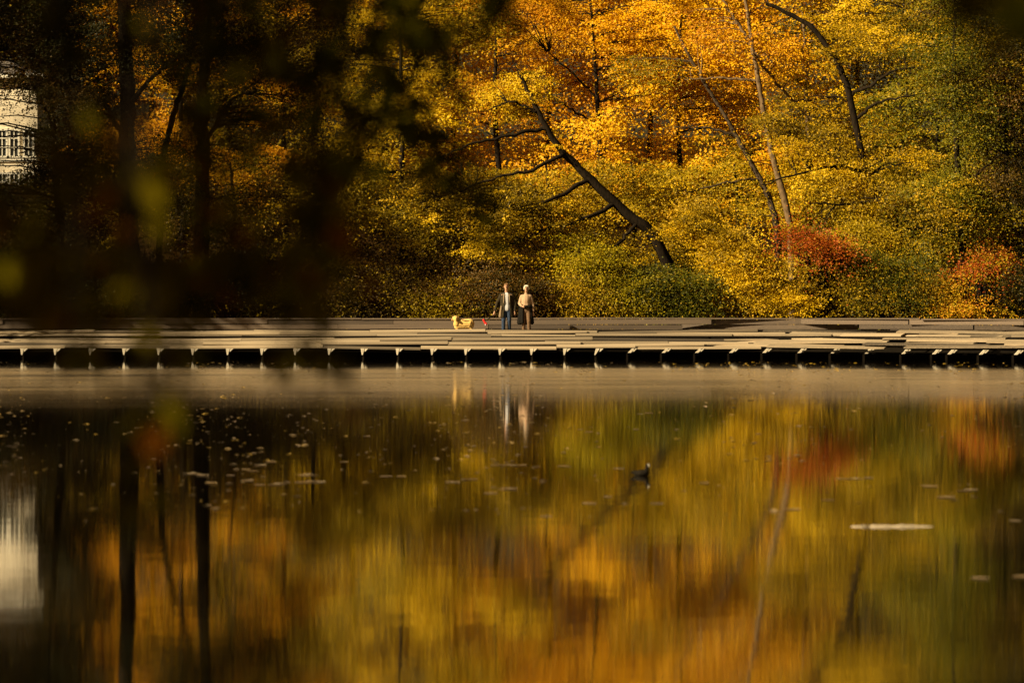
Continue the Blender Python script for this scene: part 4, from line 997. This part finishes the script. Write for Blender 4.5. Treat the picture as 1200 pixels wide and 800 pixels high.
# ------------------------------------------------------------------ building behind the trees
def building():
    Y = 222.0
    x0 = (-120 - 600) / F * Y; x1 = (44 - 600) / F * Y
    gz = ground_z((x0 + x1) / 2, Y + 4) - .5
    top = P(0, 92, Y)[2]
    root = empty('building', ((x0 + x1) / 2, Y + 5, gz), 'cream stucco building with tall white framed windows seen through the trees', 'building')
    B = np.array([(x0 + x1) / 2, Y + 5, gz])
    s = F / Y
    b = MB(); b.box(((x0 + x1) / 2, Y + 5, (gz + top) / 2), (x1 - x0, 10, top - gz)); b.build('wall', M['stucco'], root, B)
    b = MB(); b.box(((x0 + x1) / 2, Y + 4.9, top + .12), (x1 - x0 + .8, 10.8, .24)); b.build('cornice', M['trim'], root, B)
    b = MB()
    zr = top + .245
    b.hexa([(x0 - .3, Y - .3, zr), (x1 + .3, Y - .3, zr), (x1 + .3, Y + 10.3, zr), (x0 - .3, Y + 10.3, zr), (x0 + 2, Y + 3, zr + .9), (x1 - 2, Y + 3, zr + .9), (x1 - 2, Y + 7, zr + .9), (x0 + 2, Y + 7, zr + .9)])
    b.build('roof', M['roof'], root, B)
    b = MB(); b.box(((x0 + x1) / 2, Y - .04, P(0, 188, Y)[2]), (x1 - x0 + .1, .12, .16)); b.build('string_course', M['trim'], root, B)
    for row, (t, bt) in enumerate(((152, 184), (203, 236), (254, 286))):
        for px in (-104, -78, -52, -24, 2, 17, 34):
            if abs(px - 2) < 3: px = 3
            za, zb = P(0, bt, Y)[2], P(0, t, Y)[2]; xc = (px - 600) / F * Y; wd = 11 / s
            f = MB()
            f.box((xc - wd / 2, Y - .05, (za + zb) / 2), (.10, .14, zb - za + .1)); f.box((xc + wd / 2, Y - .05, (za + zb) / 2), (.10, .14, zb - za + .1))
            f.box((xc, Y - .053, zb), (wd + .2, .14, .12)); f.box((xc, Y - .055, za), (wd + .3, .2, .10))
            f.box((xc, Y - .047, (za + zb) / 2), (.05, .10, zb - za - .1)); f.box((xc, Y - .045, za + (zb - za) * .68), (wd - .1, .10, .05)); f.box((xc, Y - .043, za + (zb - za) * .34), (wd - .1, .10, .04))
            wf = f.build('window', M['trim'], root, B)
            g_ = MB(); g_.box((xc, Y - .008, (za + zb) / 2), (wd - .06, .03, zb - za - .08)); me = mesh_quads('pane', np.array(g_.v) - B, g_.f); link('pane', me, M['glass'], wf)
building()

# ------------------------------------------------------------------ near tree whose twigs hang into the view
def near_tree(name, label, base, trunk, limbs, strands, seed, shade, leaf=.058):
    rng = np.random.default_rng(seed)
    base = np.array(base, float)
    root = empty(name, base, label, 'tree')
    pts = curve(trunk, 22, .01, rng); v, q = tube(pts, np.linspace(.20, .10, 22), 10)
    link('trunk', mesh_quads('trunk', v - base, q, smooth_=True), M['bark'], root)
    for l in limbs:
        lp = curve(l, 18, .012, rng); v, q = tube(lp, np.linspace(.07, .018, 18), 7)
        link('limb', mesh_quads('limb', v - base, q, smooth_=True), M['bark'], root)
    parts = []; C = []; U = []; N = []; L = []; T = []
    tw = []
    for (x0, y0, x1, y1, Yf, dens, orange, *f0) in strands:
        a = P(x0, y0, Yf); b = P(x1, y1, Yf + rng.normal(0, .25))
        ln = np.linalg.norm(b - a)
        mid = (a + b) / 2 + np.array([rng.normal(0, .05), rng.normal(0, .1), .03])
        c = curve([a, mid, b], max(8, int(ln / .03)), .004, rng)
        tw.append(tube(c, np.linspace(.005, .0015, len(c)), 4))
        f0 = f0[0] if f0 else 0.0
        k = max(3, int(ln * (1 - f0) / .022 * dens))
        ii = rng.integers(int(len(c) * f0), len(c), k)
        sd = rnd_unit(k, rng) * (.02 + .06 * rng.random((k, 1)))
        C.append(c[ii] + sd); U.append(sd * 8 + np.array([0, 0, -.7])); N.append(rnd_unit(k, rng) + np.array([0, -.5, .5]))
        L.append(leaf * (.6 + .7 * rng.random(k)))
        t = rng.normal(.33, .2, k).clip(0, .66); t = (t + (.3 if f0 > 0 else 0)).clip(0, .66); t[rng.random(k) < orange] = 1.0  # low-hanging leaves paler: partial sunlight put into their tint
        T.append(t)
    (cc, rr, nn) = shade  # unseen crown lobes added to shade the hanging twigs
    for c_, r_ in zip(cc, rr):
        S = np.array(c_) + rnd_unit(nn, rng) * (rng.random((nn, 1)) ** .5) * np.array(r_)
        C.append(S); U.append(rnd_unit(nn, rng)); N.append(rnd_unit(nn, rng) + np.array([0, 0, .8])); L.append(.13 * (.7 + .6 * rng.random(nn))); T.append(rng.random(nn) * .6)
    C = np.concatenate(C); U = np.concatenate(U); N = np.concatenate(N); L = np.concatenate(L); T = np.concatenate(T)
    U /= np.linalg.norm(U, axis=1, keepdims=True); N /= np.linalg.norm(N, axis=1, keepdims=True)
    v, q = kites(C, U, N, L, L * .62)
    m = len(q); parts = [(v, q)] + tw
    V_, Q_ = merge(parts)
    mi = np.ones(len(Q_), int); mi[:m] = 0
    tt = np.zeros(len(Q_)); tt[:m] = T
    link('crown', mesh_quads('crown', V_ - base, Q_, mi, tt), [M['fore'], M['bark']], root)
    return root


g = np.random.default_rng(77)
ST = []
def strands(n, xa, xb, ya, yb, Y0_, Y1_, dens, orange=.04, dx=25, f0=0.0):
    for _ in range(n):
        x = g.uniform(xa, xb); ST.append((x + g.normal(0, dx), -90, x, g.uniform(ya, yb), g.uniform(Y0_, Y1_), dens, orange, f0))
strands(27, 215, 415, 30, 290, 6.0, 8.5, .72, .03)
strands(10, 75, 240, 30, 250, 6.0, 8.0, .5, .05)
strands(4, -20, 60, -50, 40, 6.0, 8.0, .6, .05)
strands(11, 318, 388, 330, 470, 6.3, 7.5, 1.1, .05, 15, .55)
strands(14, 60, 300, 300, 470, 6.0, 7.5, 1.3, .10, 15, .55)
strands(8, -10, 70, 290, 400, 6.0, 7, 1.1, .05, 12, .7)
strands(4, 120, 200, 480, 640, 5.5, 6.5, .35, .1, 10, .62)
strands(3, 40, 110, 430, 540, 5.5, 6.5, .15, .3, 10)
strands(5, 400, 470, 40, 130, 8, 10, .8, .02)
for (x0, y0, x1, y1, yy, d) in ((465, -60, 492, 105, 11, 1.1), (475, -60, 485, 60, 11, 1.2), (492, -70, 540, 104, 9, .6), (525, 40, 532, 105, 9, 1.0), (430, 40, 512, 210, 12, .8), (440, 100, 520, 235, 12, 1.0), (490, 150, 580, 265, 12, 1.1), (395, 120, 430, 190, 8.5, 1.2), (545, -60, 572, 10, 9, 1.0),
                                (380, 60, 470, 120, 9, .8), (560, -70, 640, 25, 8, .35)):
    ST.extend([(x0 + g.normal(0, 6), y0, x1 + g.normal(0, 9), y1 + g.normal(0, 14), yy, d * 1.5, .0) for _ in range(3)])
near_tree('overhanging_tree', 'near tree out of focus, its dark leafy twigs hanging down over the pond view', (-5.4, 7.0, .4),
          [(-5.4, 7.0, .2), (-5.3, 7.0, 1.6), (-5.0, 7.1, 3.0), (-4.5, 7.2, 5.0), (-4.2, 7.2, 7.0)],
          [[(-5.0, 7.1, 2.9), (-3.4, 7.1, 3.4), (-2.2, 7.1, 3.1), (-1.0, 7.2, 2.95), (-.3, 7.2, 2.85)], [(-4.95, 7.1, 3.2), (-3.4, 7.4, 3.6), (-1.9, 8.0, 3.4), (-.6, 9.5, 3.2), (.1, 11.0, 3.1)], [(-4.9, 7.1, 3.5), (-3.5, 6.6, 3.9), (-2.2, 6.3, 3.6), (-1.2, 6.2, 3.0), (-.5, 6.2, 2.8)]],
          ST, 31, ([(-3.6, 5.2, 4.6), (-2.0, 7.6, 4.4), (-4.6, 4.0, 3.6), (-.9, 8.4, 4.3), (-3.8, 6.6, 6.5), (-5.2, 5.2, 5.2), (-2.9, 5.6, 3.4), (-3.0, 9.8, 4.4), (-1.9, 10.6, 3.7)], [(1.8, 1.6, 1.1), (1.6, 1.8, .9), (1.5, 1.5, 1.2), (1.4, 2.2, .9), (2.2, 2.0, 1.4), (1.6, 1.8, 1.6), (1.2, 1.2, .9), (2.2, 1.8, 1.1), (1.5, 1.5, .7)], 1500))
ST2 = []
for _ in range(16):
    ST2.append((1240 + g.normal(0, 20), -80, g.uniform(1150, 1225), g.uniform(-20, 42), g.uniform(5.0, 5.6), 3.2, .0))
near_tree('overhanging_tree', 'second near tree, only one blurred dark leafy twig reaching in at the top corner', (6.2, 5.2, .45),
          [(6.2, 5.2, .2), (6.1, 5.2, 1.6), (5.8, 5.2, 3.2), (5.2, 5.3, 5.2)], [[(5.8, 5.2, 3.2), (4.2, 5.2, 3.7), (2.2, 5.2, 3.1), (1.2, 5.3, 2.75), (.75, 5.3, 2.55)]],
          ST2, 32, ([(2.2, 4.8, 4.0), (.6, 4.6, 3.9), (3.0, 5.4, 5.0), (-.9, 4.2, 3.9)], [(1.6, 1.3, .8), (1.6, 1.3, .7), (1.4, 1.4, 1.0), (1.3, 1.3, .7)], 2600))
